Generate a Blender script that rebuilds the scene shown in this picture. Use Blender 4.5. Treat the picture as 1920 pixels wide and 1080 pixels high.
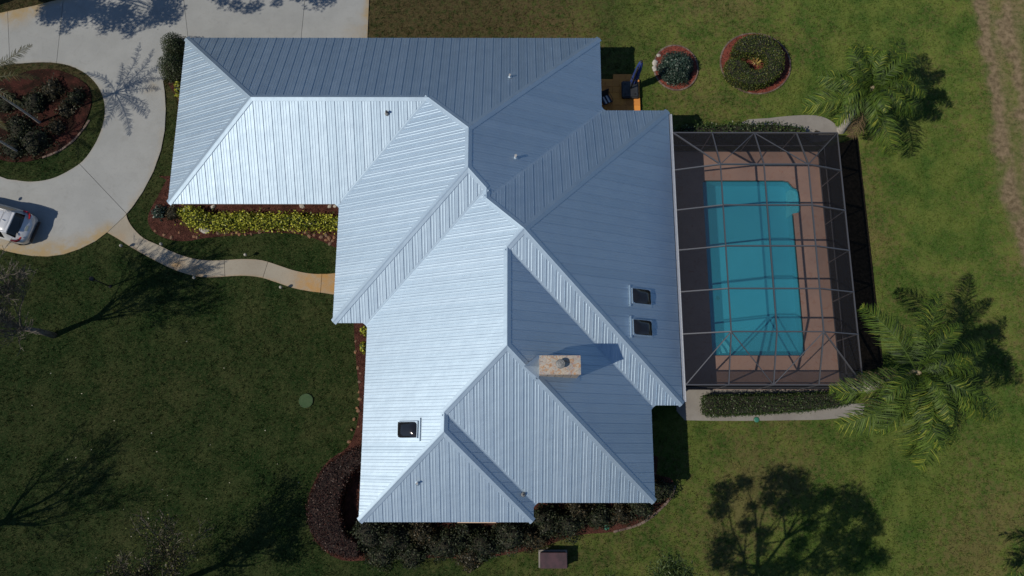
import bpy, bmesh, math, random
import numpy as np
from mathutils import Vector, Matrix, noise
from mathutils.geometry import tessellate_polygon

for o in list(bpy.data.objects):
    bpy.data.objects.remove(o, do_unlink=True)
SC = bpy.context.scene
COL = SC.collection
PI = math.pi
RNG = np.random.default_rng(7)
random.seed(7)

# ------------------------------------------------------------------ camera, sky, sun, exposure
CAM_H, FPX, TILT, ROLL = 41.8, 1371.0, math.radians(12.5), math.radians(0.057)
cam = bpy.data.cameras.new('drone_camera')
cam.sensor_fit = 'HORIZONTAL'; cam.sensor_width = 36.0
cam.lens = 36.0 * FPX / 1920.0
cam.clip_start = 0.5; cam.clip_end = 1500
cam_ob = bpy.data.objects.new('drone_camera', cam)
COL.objects.link(cam_ob)
cF = Vector((0, math.sin(TILT), -math.cos(TILT)))
cU0 = Vector((0, math.cos(TILT), math.sin(TILT))); cX0 = Vector((1, 0, 0))
cX = cX0 * math.cos(ROLL) + cU0 * math.sin(ROLL)
cU = -cX0 * math.sin(ROLL) + cU0 * math.cos(ROLL)
cam_ob.matrix_world = Matrix(((cX.x, cU.x, -cF.x, 0), (cX.y, cU.y, -cF.y, 0), (cX.z, cU.z, -cF.z, CAM_H), (0, 0, 0, 1)))
SC.camera = cam_ob

SUN = Vector((-0.893, -0.385, 1.0)).normalized()          # towards the sun
SUN_ELEV = math.asin(SUN.z); SUN_ROT = math.atan2(SUN.x, SUN.y) % (2 * PI)
world = bpy.data.worlds.new('World'); SC.world = world; world.use_nodes = True
wn = world.node_tree
sky = wn.nodes.new('ShaderNodeTexSky'); sky.sky_type = 'NISHITA'; sky.sun_disc = False
sky.sun_elevation = SUN_ELEV; sky.sun_rotation = SUN_ROT
sky.air_density = 1.0; sky.dust_density = 0.15; sky.ozone_density = 4.0
wn.nodes['Background'].inputs['Strength'].default_value = 0.086
wn.links.new(sky.outputs[0], wn.nodes['Background'].inputs['Color'])
sl = bpy.data.lights.new('sun', 'SUN'); sl.energy = 3.75; sl.angle = math.radians(0.5); sl.color = (1.0, 0.915, 0.775)
sun_ob = bpy.data.objects.new('sun', sl); COL.objects.link(sun_ob)
sun_ob.rotation_euler = SUN.to_track_quat('Z', 'Y').to_euler(); sun_ob.location = (-30, -14, 40)
SC.view_settings.view_transform = 'Standard'; SC.view_settings.look = 'None'
SC.view_settings.gamma = 1.0; SC.view_settings.use_curve_mapping = False
SC.view_settings.exposure = 0.0
SC.render.engine = 'CYCLES'
SC.cycles.transparent_max_bounces = 24
SC.cycles.max_bounces = 8

# ------------------------------------------------------------------ helpers
def at(px, py, z=0.0):
    """point of the place at height z that the photograph shows at pixel (px, py)"""
    d = cF + cX * ((px - 960) / FPX) - cU * ((py - 540) / FPX)
    t = (z - CAM_H) / d.z
    return Vector((d.x * t, d.y * t, z))
def at2(pts, z=0.0):
    return [(at(x, y, z).x, at(x, y, z).y) for x, y in pts]

def tag(o, label=None, cat=None, group=None, kind=None):
    if label: o['label'] = label
    if cat: o['category'] = cat
    if group: o['group'] = group
    if kind: o['kind'] = kind
    return o
def empty(name, loc=(0, 0, 0), rz=0.0):
    o = bpy.data.objects.new(name, None); COL.objects.link(o)
    o.empty_display_size = 0.2
    o.location = loc; o.rotation_euler = (0, 0, rz)
    return o
def link(name, me, parent=None, mat=None):
    o = bpy.data.objects.new(name, me); COL.objects.link(o)
    if mat is not None and not me.materials: me.materials.append(mat)
    if parent is not None: o.parent = parent
    return o
def mesh(name, verts, faces, mat=None, parent=None, smooth=False):
    me = bpy.data.meshes.new(name)
    me.from_pydata([tuple(v) for v in verts], [], faces); me.update()
    if smooth: me.shade_smooth()
    return link(name, me, parent, mat)
def from_bm(name, bm, mat=None, parent=None, smooth=False):
    bmesh.ops.recalc_face_normals(bm, faces=bm.faces)
    me = bpy.data.meshes.new(name); bm.to_mesh(me); bm.free()
    if smooth: me.shade_smooth()
    return link(name, me, parent, mat)
def copy_tree(o, parent=None):
    c = o.copy(); COL.objects.link(c)
    if parent is not None: c.parent = parent
    for ch in list(o.children): copy_tree(ch, c)
    return c
def np_mesh(name, V, Fq, mat=None, parent=None, attrs=None, smooth=False):
    """fast mesh from arrays: V (n,3), Fq (m,k) with k 3 or 4"""
    me = bpy.data.meshes.new(name)
    n, (m, k) = len(V), Fq.shape
    me.vertices.add(n); me.vertices.foreach_set('co', np.ascontiguousarray(V, np.float32).ravel())
    me.loops.add(m * k); me.loops.foreach_set('vertex_index', np.ascontiguousarray(Fq, np.int32).ravel())
    me.polygons.add(m)
    me.polygons.foreach_set('loop_start', np.arange(0, m * k, k, dtype=np.int32))
    me.polygons.foreach_set('loop_total', np.full(m, k, np.int32))
    for an, (dom, arr) in (attrs or {}).items():
        a = me.attributes.new(an, 'FLOAT', dom); a.data.foreach_set('value', np.ascontiguousarray(arr, np.float32))
    me.update(calc_edges=True)
    if smooth: me.shade_smooth()
    return link(name, me, parent, mat)
def add_box(bm, c, s, mtx=None):
    r = bmesh.ops.create_cube(bm, size=1.0)
    M = Matrix.Translation(c) @ (mtx or Matrix()) @ Matrix.Diagonal((s[0], s[1], s[2], 1))
    bmesh.ops.transform(bm, matrix=M, verts=r['verts'])
    return r['verts']
def box(name, c, s, mat, parent=None, bevel=0.0, rot=None):
    bm = bmesh.new(); add_box(bm, (0, 0, 0), s)
    if bevel: bmesh.ops.bevel(bm, geom=list(bm.edges), offset=bevel, segments=2, affect='EDGES')
    if rot: bmesh.ops.transform(bm, matrix=rot, verts=bm.verts)
    bmesh.ops.translate(bm, vec=c, verts=bm.verts)
    return from_bm(name, bm, mat, parent)
def add_bar(bm, p, q, w, h):
    p, q = Vector(p), Vector(q); d = q - p; L = d.length
    R = d.to_track_quat('X', 'Z').to_matrix().to_4x4()
    return add_box(bm, (p + q) / 2, (L, w, h), R)
def bar(name, p, q, w, h, mat, parent=None):
    bm = bmesh.new(); add_bar(bm, p, q, w, h); return from_bm(name, bm, mat, parent)
def add_tube(bm, pts, radii, seg=8, cap=True):
    pts = [Vector(p) for p in pts]; rings = []
    for i, p in enumerate(pts):
        d = (pts[min(i + 1, len(pts) - 1)] - pts[max(i - 1, 0)]).normalized()
        a = d.orthogonal().normalized() if i == 0 else (a - d * a.dot(d)).normalized()
        b = d.cross(a)
        rings.append([bm.verts.new(p + (a * math.cos(2 * PI * k / seg) + b * math.sin(2 * PI * k / seg)) * radii[i]) for k in range(seg)])
    for r0, r1 in zip(rings, rings[1:]):
        for k in range(seg):
            bm.faces.new((r0[k], r0[(k + 1) % seg], r1[(k + 1) % seg], r1[k]))
    if cap:
        bm.faces.new(rings[0][::-1]); bm.faces.new(rings[-1])
def tube(name, pts, radii, mat, parent=None, seg=8, smooth=True):
    bm = bmesh.new(); add_tube(bm, pts, radii, seg); return from_bm(name, bm, mat, parent, smooth)
def add_lathe(bm, prof, seg=20, c=(0, 0, 0)):
    rings = []
    for r, z in prof:
        rings.append([bm.verts.new((c[0] + r * math.cos(2 * PI * k / seg), c[1] + r * math.sin(2 * PI * k / seg), c[2] + z)) for k in range(seg)])
    for r0, r1 in zip(rings, rings[1:]):
        for k in range(seg): bm.faces.new((r0[k], r0[(k + 1) % seg], r1[(k + 1) % seg], r1[k]))
    bm.faces.new(rings[0][::-1]); bm.faces.new(rings[-1])
def lathe(name, prof, mat, parent=None, seg=20, c=(0, 0, 0), smooth=False):
    bm = bmesh.new(); add_lathe(bm, prof, seg, c); return from_bm(name, bm, mat, parent, smooth)
def add_poly(bm, loops, z0, z1):
    """a flat plate between z0 and z1; loops[0] outline, the rest holes (lists of (x, y))"""
    flat = [p for lp in loops for p in lp]
    tris = tessellate_polygon([[Vector((x, y, 0)) for x, y in lp] for lp in loops])
    top = [bm.verts.new((x, y, z1)) for x, y in flat]
    for t in tris:
        a, b, c = [Vector(flat[i]) for i in t]
        if abs((b - a).cross(c - a)) < 1e-9: continue
        try: bm.faces.new([top[i] for i in t])
        except ValueError: pass
    bot = [bm.verts.new((x, y, z0)) for x, y in flat]
    k = 0
    for lp in loops:
        n = len(lp)
        for i in range(n):
            a, b = k + i, k + (i + 1) % n
            bm.faces.new((top[a], top[b], bot[b], bot[a]))
        k += n
def plate(name, loops, z0, z1, mat, parent=None):
    bm = bmesh.new(); add_poly(bm, loops, z0, z1); return from_bm(name, bm, mat, parent)
def smooth_loop(pts, n=4, closed=True):
    """Catmull-Rom through 2-D points"""
    P = [Vector(p) for p in pts]; out = []; N = len(P)
    for i in range(N if closed else N - 1):
        g = (lambda j: P[j % N]) if closed else (lambda j: P[max(0, min(N - 1, j))])
        a, b, c, d = g(i - 1), g(i), g(i + 1), g(i + 2)
        for k in range(n):
            t = k / n
            out.append(tuple(0.5 * ((2 * b) + (c - a) * t + (2 * a - 5 * b + 4 * c - d) * t * t + (3 * b - a - 3 * c + d) * t ** 3)))
    if not closed: out.append(tuple(P[-1]))
    return out
def inside(poly, X, Y):
    """vectorised point in polygon"""
    r = np.zeros(X.shape, bool); n = len(poly)
    for i in range(n):
        x0, y0 = poly[i]; x1, y1 = poly[(i + 1) % n]
        if y0 == y1: continue
        c = ((y0 > Y) != (y1 > Y)) & (X < (x1 - x0) * (Y - y0) / (y1 - y0) + x0)
        r ^= c
    return r
def seg_dist(P, line):
    """distance of points P (n,2) to a polyline"""
    d = np.full(len(P), 1e9)
    for (a, b) in zip(line, line[1:]):
        a = np.array(a); b = np.array(b); ab = b - a
        t = np.clip(((P - a) @ ab) / max(ab @ ab, 1e-12), 0, 1)
        d = np.minimum(d, np.linalg.norm(P - (a + t[:, None] * ab), axis=1))
    return d

# ------------------------------------------------------------------ materials
class NT:
    def __init__(self, name):
        self.m = bpy.data.materials.new(name); self.m.use_nodes = True
        self.t = self.m.node_tree; self.b = self.t.nodes['Principled BSDF']
    def n(self, typ, **kw):
        x = self.t.nodes.new(typ)
        for k, v in kw.items(): setattr(x, k, v)
        return x
    def l(self, a, b): self.t.links.new(a, b)
    def pos(self):
        if not hasattr(self, '_p'): self._p = self.n('ShaderNodeNewGeometry').outputs['Position']
        return self._p
    def noise(self, scale, detail=3.0, rough=0.55, vec=None, dist=0.0):
        x = self.n('ShaderNodeTexNoise'); x.inputs['Scale'].default_value = scale
        x.inputs['Detail'].default_value = detail; x.inputs['Roughness'].default_value = rough
        x.inputs['Distortion'].default_value = dist
        self.l(vec or self.pos(), x.inputs['Vector']); return x.outputs['Fac']
    def ramp(self, fac, a, b):
        x = self.n('ShaderNodeMapRange'); x.interpolation_type = 'SMOOTHSTEP'
        x.inputs['From Min'].default_value = a; x.inputs['From Max'].default_value = b
        self.l(fac, x.inputs['Value']); return x.outputs['Result']
    def mix(self, fac, a, b, blend='MIX'):
        x = self.n('ShaderNodeMix', data_type='RGBA', blend_type=blend)
        for s, v in ((x.inputs[0], fac), (x.inputs[6], a), (x.inputs[7], b)):
            if isinstance(v, (int, float)): s.default_value = v
            elif isinstance(v, tuple): s.default_value = (*v[:3], 1)
            else: self.l(v, s)
        return x.outputs[2]
    def math(self, op, a, b=0.0):
        x = self.n('ShaderNodeMath', operation=op)
        for s, v in ((x.inputs[0], a), (x.inputs[1], b)):
            if isinstance(v, (int, float)): s.default_value = v
            else: self.l(v, s)
        return x.outputs[0]
    def attr(self, name):
        x = self.n('ShaderNodeAttribute'); x.attribute_name = name; return x.outputs['Fac']
    def rand(self):
        return self.n('ShaderNodeObjectInfo').outputs['Random']
    def bump(self, h, strength=0.3, dist=0.02):
        x = self.n('ShaderNodeBump'); x.inputs['Strength'].default_value = strength
        x.inputs['Distance'].default_value = dist
        self.l(h, x.inputs['Height']); self.l(x.outputs['Normal'], self.b.inputs['Normal'])
    def out(self, color=None, rough=0.6, metal=0.0, spec=0.5):
        if color is not None:
            if isinstance(color, tuple): self.b.inputs['Base Color'].default_value = (*color[:3], 1)
            else: self.l(color, self.b.inputs['Base Color'])
        if isinstance(rough, (int, float)): self.b.inputs['Roughness'].default_value = rough
        else: self.l(rough, self.b.inputs['Roughness'])
        self.b.inputs['Metallic'].default_value = metal
        self.b.inputs['Specular IOR Level'].default_value = spec
        return self.m
def simple(name, a, b=None, scale=3.0, rough=0.6, metal=0.0, bump=0.0, bscale=40.0, spec=0.5, lo=0.35, hi=0.65):
    k = NT(name)
    c = a if b is None else k.mix(k.ramp(k.noise(scale, 4.0), lo, hi), a, b)
    if bump: k.bump(k.noise(bscale, 3.0), bump, 0.02)
    return k.out(c, rough, metal, spec)
def foliage(name, dark, light, extra=None, rough=0.5, trans=0.25):
    """leaves: colour by each leaf's own random value and a clump-scale noise"""
    k = NT(name)
    r = k.attr('rnd'); n = k.noise(1.6, 3.0)
    c = k.mix(k.ramp(k.math('ADD', k.math('MULTIPLY', r, 0.6), k.math('MULTIPLY', n, 0.6)), 0.3, 0.9), dark, light)
    if extra: c = k.mix(k.ramp(k.attr('rnd2'), 0.80, 0.88), c, extra)
    k.out(c, rough, 0.0, 0.35)
    tr = k.n('ShaderNodeBsdfTranslucent'); k.l(c, tr.inputs['Color'])
    ms = k.n('ShaderNodeMixShader'); ms.inputs[0].default_value = trans
    k.l(k.b.outputs[0], ms.inputs[1]); k.l(tr.outputs[0], ms.inputs[2])
    k.l(ms.outputs[0], k.t.nodes['Material Output'].inputs['Surface'])
    return k.m

def lawn_colour(k, leaf):
    p = k.pos()
    big = k.noise(0.11, 3.0); mid = k.noise(0.55, 4.0, 0.6); fine = k.noise(3.2, 4.0, 0.65); tiny = k.noise(11.0, 3.0, 0.7)
    sep = k.n('ShaderNodeSeparateXYZ'); k.l(p, sep.inputs[0])
    # the front lawn (west) is watered and dark, the back lawn (east) dry and yellower
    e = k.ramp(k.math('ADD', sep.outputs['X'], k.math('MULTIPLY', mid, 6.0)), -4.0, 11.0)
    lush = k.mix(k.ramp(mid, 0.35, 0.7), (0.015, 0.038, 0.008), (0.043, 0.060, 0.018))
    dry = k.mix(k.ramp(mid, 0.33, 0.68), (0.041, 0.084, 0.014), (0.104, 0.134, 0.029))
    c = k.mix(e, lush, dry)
    mp = k.n('ShaderNodeMapping'); mp.inputs['Scale'].default_value = (1.0, 0.10, 1.0); k.l(p, mp.inputs['Vector'])
    stripe = k.noise(0.9, 3.0, 0.6, mp.outputs['Vector'])
    c = k.mix(k.math('MULTIPLY', k.ramp(sep.outputs['X'], 14.0, 24.0), k.math('MULTIPLY', k.ramp(stripe, 0.45, 0.65), 0.45)), c, (0.066, 0.104, 0.018))
    north = k.math('MULTIPLY', k.math('MULTIPLY', k.ramp(sep.outputs['Y'], 19.0, 24.0), k.ramp(sep.outputs['Y'], 48.0, 34.0)), k.ramp(k.math('MULTIPLY', sep.outputs['X'], -1.0), -12.0, 0.0))
    c = k.mix(k.math('MULTIPLY', north, k.ramp(fine, 0.25, 0.6)), c, (0.078, 0.060, 0.029))
    straw = k.math('MULTIPLY', k.ramp(k.math('ADD', k.math('MULTIPLY', big, 0.55), k.math('MULTIPLY', fine, 0.5)), 0.50, 0.66), k.math('ADD', k.math('MULTIPLY', e, 0.46), 0.12))
    c = k.mix(straw, c, (0.150, 0.108, 0.052))
    c = k.mix(k.math('MULTIPLY', k.ramp(tiny, 0.50, 0.70), 0.50), c, (0.130, 0.120, 0.050))
    c = k.mix(k.math('MULTIPLY', k.ramp(fine, 0.55, 0.75), 0.22), c, (0.016, 0.024, 0.009))
    c = k.mix(k.math('MULTIPLY', k.ramp(tiny, 0.48, 0.30), 0.45), c, (0.012, 0.019, 0.006))
    d = k.attr('dirt')
    soil = k.mix(k.ramp(fine, 0.3, 0.7), (0.092, 0.070, 0.042), (0.195, 0.150, 0.098))
    c = k.mix(d, c, soil)
    if leaf:
        r = k.attr('rnd')
        c = k.mix(0.8, c, k.mix(r, (0.22, 0.28, 0.22), (1.75, 1.72, 1.45)), 'MULTIPLY')
    return c
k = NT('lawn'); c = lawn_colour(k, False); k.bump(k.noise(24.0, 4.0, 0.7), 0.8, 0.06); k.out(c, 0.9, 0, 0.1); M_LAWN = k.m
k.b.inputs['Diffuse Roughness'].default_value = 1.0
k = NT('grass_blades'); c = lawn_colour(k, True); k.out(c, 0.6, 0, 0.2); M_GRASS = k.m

def concrete(name, a, b, rustcol=(0.55, 0.33, 0.13)):
    k = NT(name)
    n1 = k.noise(0.5, 5.0, 0.6); n2 = k.noise(7.0, 4.0, 0.7); n3 = k.noise(60.0, 2.0)
    c = k.mix(k.ramp(n1, 0.3, 0.7), a, b)
    c = k.mix(k.math('MULTIPLY', k.ramp(k.noise(0.9, 6.0, 0.75, dist=1.0), 0.52, 0.72), 0.30), c, (a[0] * .70, a[1] * .67, a[2] * .62))
    c = k.mix(k.math('MULTIPLY', k.ramp(n2, 0.5, 0.8), 0.30), c, (a[0] * .66, a[1] * .66, a[2] * .66))
    c = k.mix(k.math('MULTIPLY', k.ramp(n3, 0.55, 0.75), 0.18), c, (a[0] * .6, a[1] * .6, a[2] * .6))
    ru = k.math('MULTIPLY', k.attr('rust'), k.math('ADD', k.ramp(k.noise(1.9, 5.0, 0.7), 0.2, 0.75), 0.45))
    c = k.mix(k.math('MULTIPLY', k.ramp(ru, 0.0, 1.15), .85), c, rustcol)
    tint = k.mix(k.rand(), (0.93, 0.93, 0.93), (1.0, 1.0, 1.0))
    c = k.mix(1.0, c, tint, 'MULTIPLY')
    k.bump(k.noise(35.0, 4.0), 0.25, 0.01)
    return k.out(c, 0.85, 0, 0.3)
M_DRIVE = concrete('driveway_concrete', (0.275, 0.285, 0.283), (0.315, 0.325, 0.322), (0.32, 0.225, 0.095))
M_WALKC = concrete('walk_concrete', (0.285, 0.255, 0.205), (0.33, 0.30, 0.245), (0.40, 0.215, 0.055))
M_STRIP = concrete('strip_concrete', (0.20, 0.185, 0.17), (0.26, 0.245, 0.225))
M_GAP = simple('joint_dirt', (0.08, 0.072, 0.064), (0.12, 0.105, 0.08), 5, 0.9)
k = NT('mulch')
c = k.mix(k.ramp(k.noise(2.0, 4.0), .35, .65), (0.044, 0.018, 0.014), (0.090, 0.036, 0.028))
c = k.mix(k.math('MULTIPLY', k.ramp(k.noise(14.0, 3.0, 0.7), .52, .7), .8), c, (0.13, 0.062, 0.042))
c = k.mix(k.math('MULTIPLY', k.ramp(k.noise(22.0, 3.0, 0.7), .5, .7), .7), c, (0.022, 0.010, 0.008))
k.bump(k.noise(26.0, 4.0, .7), 1.0, .06); M_MULCH = k.out(c, .95, 0, .1)
k = NT('old_mulch')
c = k.mix(k.ramp(k.noise(1.1, 5.0, .65), .4, .62), (0.020, 0.011, 0.008), (0.060, 0.021, 0.017)); c = k.mix(k.math('MULTIPLY', k.ramp(k.noise(16.0, 3.0, 0.7), .5, .7), .6), c, (0.014, 0.009, 0.007))
k.bump(k.noise(26.0, 4.0, .7), 1.0, .06); M_OLDMULCH = k.out(c, .95, 0, .1)
k = NT('bright_red_mulch')
c = k.mix(k.ramp(k.noise(2.5, 4.0), .35, .65), (0.155, 0.040, 0.030), (0.215, 0.058, 0.042))
c = k.mix(k.math('MULTIPLY', k.ramp(k.noise(18.0, 3.0, 0.7), .52, .72), .5), c, (0.26, 0.12, 0.085))
k.bump(k.noise(26.0, 4.0, .7), 1.0, .05); M_REDMULCH = k.out(c, .95, 0, .1)
k = NT('cage_shade_ground')
c = k.mix(k.ramp(k.noise(6.0, 4.0), .35, .65), (0.008, 0.007, 0.005), (0.018, 0.014, 0.010)); k.bump(k.noise(26.0, 4.0, .7), 1.0, .05); M_CAGESHADE = k.out(c, .95, 0, .1)  # near-black tone that paints the pool cage's shade on the ground
k = NT('mulch_chip'); c = k.mix(k.attr('rnd'), (0.022, 0.009, 0.008), (0.14, 0.055, 0.038)); M_CHIP = k.out(c, .9, 0, .1)
M_EDGE = simple('bed_edging_concrete', (0.085, 0.055, 0.045), (0.17, 0.125, 0.10), 2.5, .9, bump=.4)

def roof_metal(name, rough=0.60):
    k = NT(name)
    sp = k.n('ShaderNodeMapping'); k.l(k.pos(), sp.inputs['Vector'])
    r = k.rand()
    v = k.mix(r, (0.400, 0.505, 0.605), (0.440, 0.545, 0.645))
    v = k.mix(k.math('MULTIPLY', k.ramp(k.noise(0.9, 4.0, .6), .45, .75), .16), v, (0.35, 0.43, 0.53))
    v = k.mix(k.math('MULTIPLY', k.ramp(k.noise(11.0, 3.0, .7), .55, .8), .10), v, (0.32, 0.38, 0.45))
    rg = k.math('ADD', k.math('MULTIPLY', k.noise(1.7, 3.0), 0.12), rough - 0.06)
    k.bump(k.noise(1.35, 2.0, .5), 0.30, 0.045)
    return k.out(v, rg, 1.0)
M_ROOF = roof_metal('galvalume_roof'); M_CAP = roof_metal('galvalume_trim', 0.62)
M_DECKING = simple('roof_underlayment', (0.25, 0.26, 0.27), None, rough=.8)
M_WHITE = simple('white_trim_paint', (0.74, 0.74, 0.73), (0.66, 0.66, 0.65), 2, .45)
M_STUCCO = simple('cream_stucco', (0.52, 0.44, 0.34), (0.46, 0.39, 0.30), 1.5, .9, bump=.4, bscale=60)
M_BEIGE = simple('beige_ledge', (0.60, 0.44, 0.31), None, rough=.8)
k = NT('skylight_acrylic'); k.out((0.012, 0.013, 0.016), 0.13, 0, 0.55); M_SKYL = k.m
M_ALU = simple('mill_aluminium', (0.62, 0.63, 0.64), None, rough=.42, metal=.75)
M_PIPE = simple('vent_pipe_white', (0.40, 0.40, 0.40), None, rough=.5)
M_DARKPIPE = simple('vent_pipe_dark', (0.05, 0.05, 0.055), None, rough=.5)
M_LEAD = simple('flue_metal', (0.16, 0.165, 0.165), (0.26, 0.265, 0.26), 12, .6, .3)
k = NT('chimney_crown')
c = k.mix(k.ramp(k.noise(2.2, 5.0, .65), .35, .62), (0.44, 0.385, 0.31), (0.33, 0.32, 0.30))
c = k.mix(k.ramp(k.noise(4.5, 5.0, .7, dist=1.2), .50, .60), c, (0.38, 0.225, 0.125))
c = k.mix(k.ramp(k.noise(8.0, 4.0, .7, dist=1.5), .56, .64), c, (0.27, 0.185, 0.205))
c = k.mix(k.ramp(k.noise(11.0, 4.0, .7, dist=1.2), .58, .66), c, (0.09, 0.08, 0.075))
k.bump(k.noise(18.0, 4.0), .5, .02); M_CROWN = k.out(c, .9)
k = NT('chimney_cladding')
c = k.mix(k.ramp(k.noise(3.5, 4.0, .65), .4, .65), (0.40, 0.335, 0.28), (0.30, 0.255, 0.225))
c = k.mix(1.0, c, k.mix(k.rand(), (.85, .83, .8), (1, 1, 1)), 'MULTIPLY'); k.bump(k.noise(30.0, 4.0), .3, .01); M_CLAD = k.out(c, .85)

k = NT('cage_bronze_beam')
M_BEAM = k.out((0.105, 0.108, 0.122), .40, .4)
# insect screen: woven wires, so it closes up as it is seen or lit at a slant
k = NT('insect_screen')
g = k.n('ShaderNodeNewGeometry')
dp = k.n('ShaderNodeVectorMath', operation='DOT_PRODUCT'); k.l(g.outputs['Incoming'], dp.inputs[0]); k.l(g.outputs['Normal'], dp.inputs[1])
ct = k.math('MAXIMUM', k.math('ABSOLUTE', dp.outputs['Value']), 0.08)
tr = k.math('POWER', k.math('ADD', 0.62, k.math('MULTIPLY', k.rand(), 0.11)), k.math('DIVIDE', 1.0, ct))
tb = k.n('ShaderNodeBsdfTransparent'); db = k.n('ShaderNodeBsdfDiffuse'); db.inputs['Color'].default_value = (0.026, 0.026, 0.030, 1)
ms = k.n('ShaderNodeMixShader'); k.l(tr, ms.inputs[0]); k.l(db.outputs[0], ms.inputs[1]); k.l(tb.outputs[0], ms.inputs[2])
k.l(ms.outputs[0], k.t.nodes['Material Output'].inputs['Surface']); M_SCREEN = k.m
k = NT('pool_deck_coating')
c = k.mix(k.ramp(k.noise(0.8, 5.0, .6), .35, .65), (0.43, 0.272, 0.215), (0.38, 0.245, 0.20))
c = k.mix(k.math('MULTIPLY', k.ramp(k.noise(3.0, 5.0, .7, dist=.8), .52, .7), .6), c, (0.34, 0.15, 0.095))
c = k.mix(k.math('MULTIPLY', k.ramp(k.noise(16.0, 3.0), .5, .75), .25), c, (0.25, 0.15, 0.11)); k.bump(k.noise(40.0, 3.0), .4, .01); M_DECK = k.out(c, .85)
k = NT('pool_plaster')
c = k.mix(k.ramp(k.noise(0.7, 4.0), .35, .65), (0.30, 0.56, 0.66), (0.34, 0.60, 0.69)); M_PLASTER = k.out(c, .7)
M_SHELF = simple('pool_step_plaster', (0.85, 0.88, 0.86), (0.78, 0.84, 0.83), 2, .7)
M_TILE = simple('waterline_tile', (0.012, 0.03, 0.07), (0.02, 0.045, 0.10), 6, .25)
k = NT('pool_water')
tb = k.n('ShaderNodeBsdfTransparent'); tb.inputs['Color'].default_value = (0.42, 0.88, 0.98, 1)
gb = k.n('ShaderNodeBsdfGlossy'); gb.inputs['Roughness'].default_value = .04
bp = k.n('ShaderNodeBump'); bp.inputs['Strength'].default_value = .12; bp.inputs['Distance'].default_value = .05; k.l(k.noise(2.2, 3.0), bp.inputs['Height']); k.l(bp.outputs[0], gb.inputs['Normal'])
fr = k.n('ShaderNodeFresnel'); fr.inputs['IOR'].default_value = 1.33; k.l(bp.outputs[0], fr.inputs['Normal'])
ms = k.n('ShaderNodeMixShader'); 
df = k.n('ShaderNodeBsdfDiffuse'); df.inputs['Color'].default_value = (0.060, 0.52, 0.70, 1); m0 = k.n('ShaderNodeMixShader'); m0.inputs[0].default_value = .36
k.l(tb.outputs[0], m0.inputs[1]); k.l(df.outputs[0], m0.inputs[2])
k.l(fr.outputs[0], ms.inputs[0]); k.l(m0.outputs[0], ms.inputs[1]); k.l(gb.outputs[0], ms.inputs[2])
k.l(ms.outputs[0], k.t.nodes['Material Output'].inputs['Surface']); M_WATER = k.m
k = NT('patio_pavers')
c = k.mix(k.ramp(k.noise(1.2, 4.0), .35, .65), (0.66, 0.265, 0.045), (0.56, 0.215, 0.045)); c = k.mix(1.0, c, k.mix(k.rand(), (.8, .8, .8), (1, 1, 1)), 'MULTIPLY'); k.bump(k.noise(30.0), .3, .01); M_PATIO = k.out(c, .8)
M_BARK = simple('grey_bark', (0.17, 0.145, 0.12), (0.09, 0.075, 0.062), 6, .9, bump=.6, bscale=30)
M_TWIG = simple('pale_twigs', (0.10, 0.088, 0.070), (0.05, 0.043, 0.035), 5, .85)
M_PINEBARK = simple('pine_bark', (0.10, 0.07, 0.05), (0.06, 0.045, 0.035), 6, .9)
M_PALMTRUNK = simple('palm_trunk', (0.36, 0.34, 0.31), (0.24, 0.22, 0.19), 7, .85, bump=.6, bscale=20)
M_PALMBASE = simple('palm_crownshaft', (0.20, 0.16, 0.10), (0.30, 0.25, 0.15), 5, .8)
F_QUEEN = foliage('queen_palm_frond', (0.006, 0.021, 0.004), (0.090, 0.152, 0.015), (0.24, 0.26, 0.035), .6, .25)
F_DEAD = foliage('dead_frond', (0.06, 0.042, 0.022), (0.17, 0.12, 0.06), None, .8, .1)
F_DATE = foliage('young_palm_frond', (0.03, 0.038, 0.014), (0.09, 0.085, 0.03), (0.14, 0.11, 0.03), .5, .2)
F_CROTON = foliage('croton_leaf', (0.19, 0.23, 0.024), (0.55, 0.55, 0.07), (0.05, 0.09, 0.02), .45, .2)
F_TOPI = foliage('topiary_leaf', (0.012, 0.022, 0.007), (0.030, 0.045, 0.012), None, .5, .15)
F_IXORA = foliage('clipped_hedge_leaf', (0.022, 0.044, 0.008), (0.085, 0.115, 0.020), (0.15, 0.14, 0.03), .45, .2)
F_BLUE = foliage('bluish_shrub_leaf', (0.012, 0.030, 0.022), (0.045, 0.080, 0.060), (0.12, 0.16, 0.13), .4, .15)
F_HEDGE = foliage('green_hedge_leaf', (0.012, 0.028, 0.008), (0.040, 0.070, 0.018), (0.09, 0.12, 0.04), .4, .15)
F_DARK = foliage('dark_shrub_leaf', (0.006, 0.012, 0.005), (0.026, 0.038, 0.014), (0.06, 0.062, 0.03), .6, .15)
F_BROWN = foliage('brownish_shrub_leaf', (0.014, 0.016, 0.008), (0.055, 0.048, 0.024), (0.09, 0.06, 0.03), .5, .15)
F_MAROON = foliage('maroon_hedge_leaf', (0.011, 0.005, 0.004), (0.046, 0.015, 0.011), (0.08, 0.035, 0.024), .5, .15)
F_OAK = foliage('oak_leaf', (0.015, 0.028, 0.010), (0.05, 0.075, 0.022), None, .5, .2)
F_PINE = foliage('pine_needle', (0.025, 0.050, 0.012), (0.08, 0.115, 0.03), None, .5, .2)
F_SPARSE = foliage('thinning_leaf', (0.018, 0.022, 0.008), (0.065, 0.055, 0.022), (0.12, 0.14, 0.03), .5, .25)
F_YELLOW = foliage('straw_yellow_leaf', (0.30, 0.22, 0.06), (0.55, 0.42, 0.16), None, .5, .2)
M_INNER = simple('inner_stems', (0.010, 0.012, 0.006), (0.018, 0.016, 0.009), 8, .95)
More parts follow.
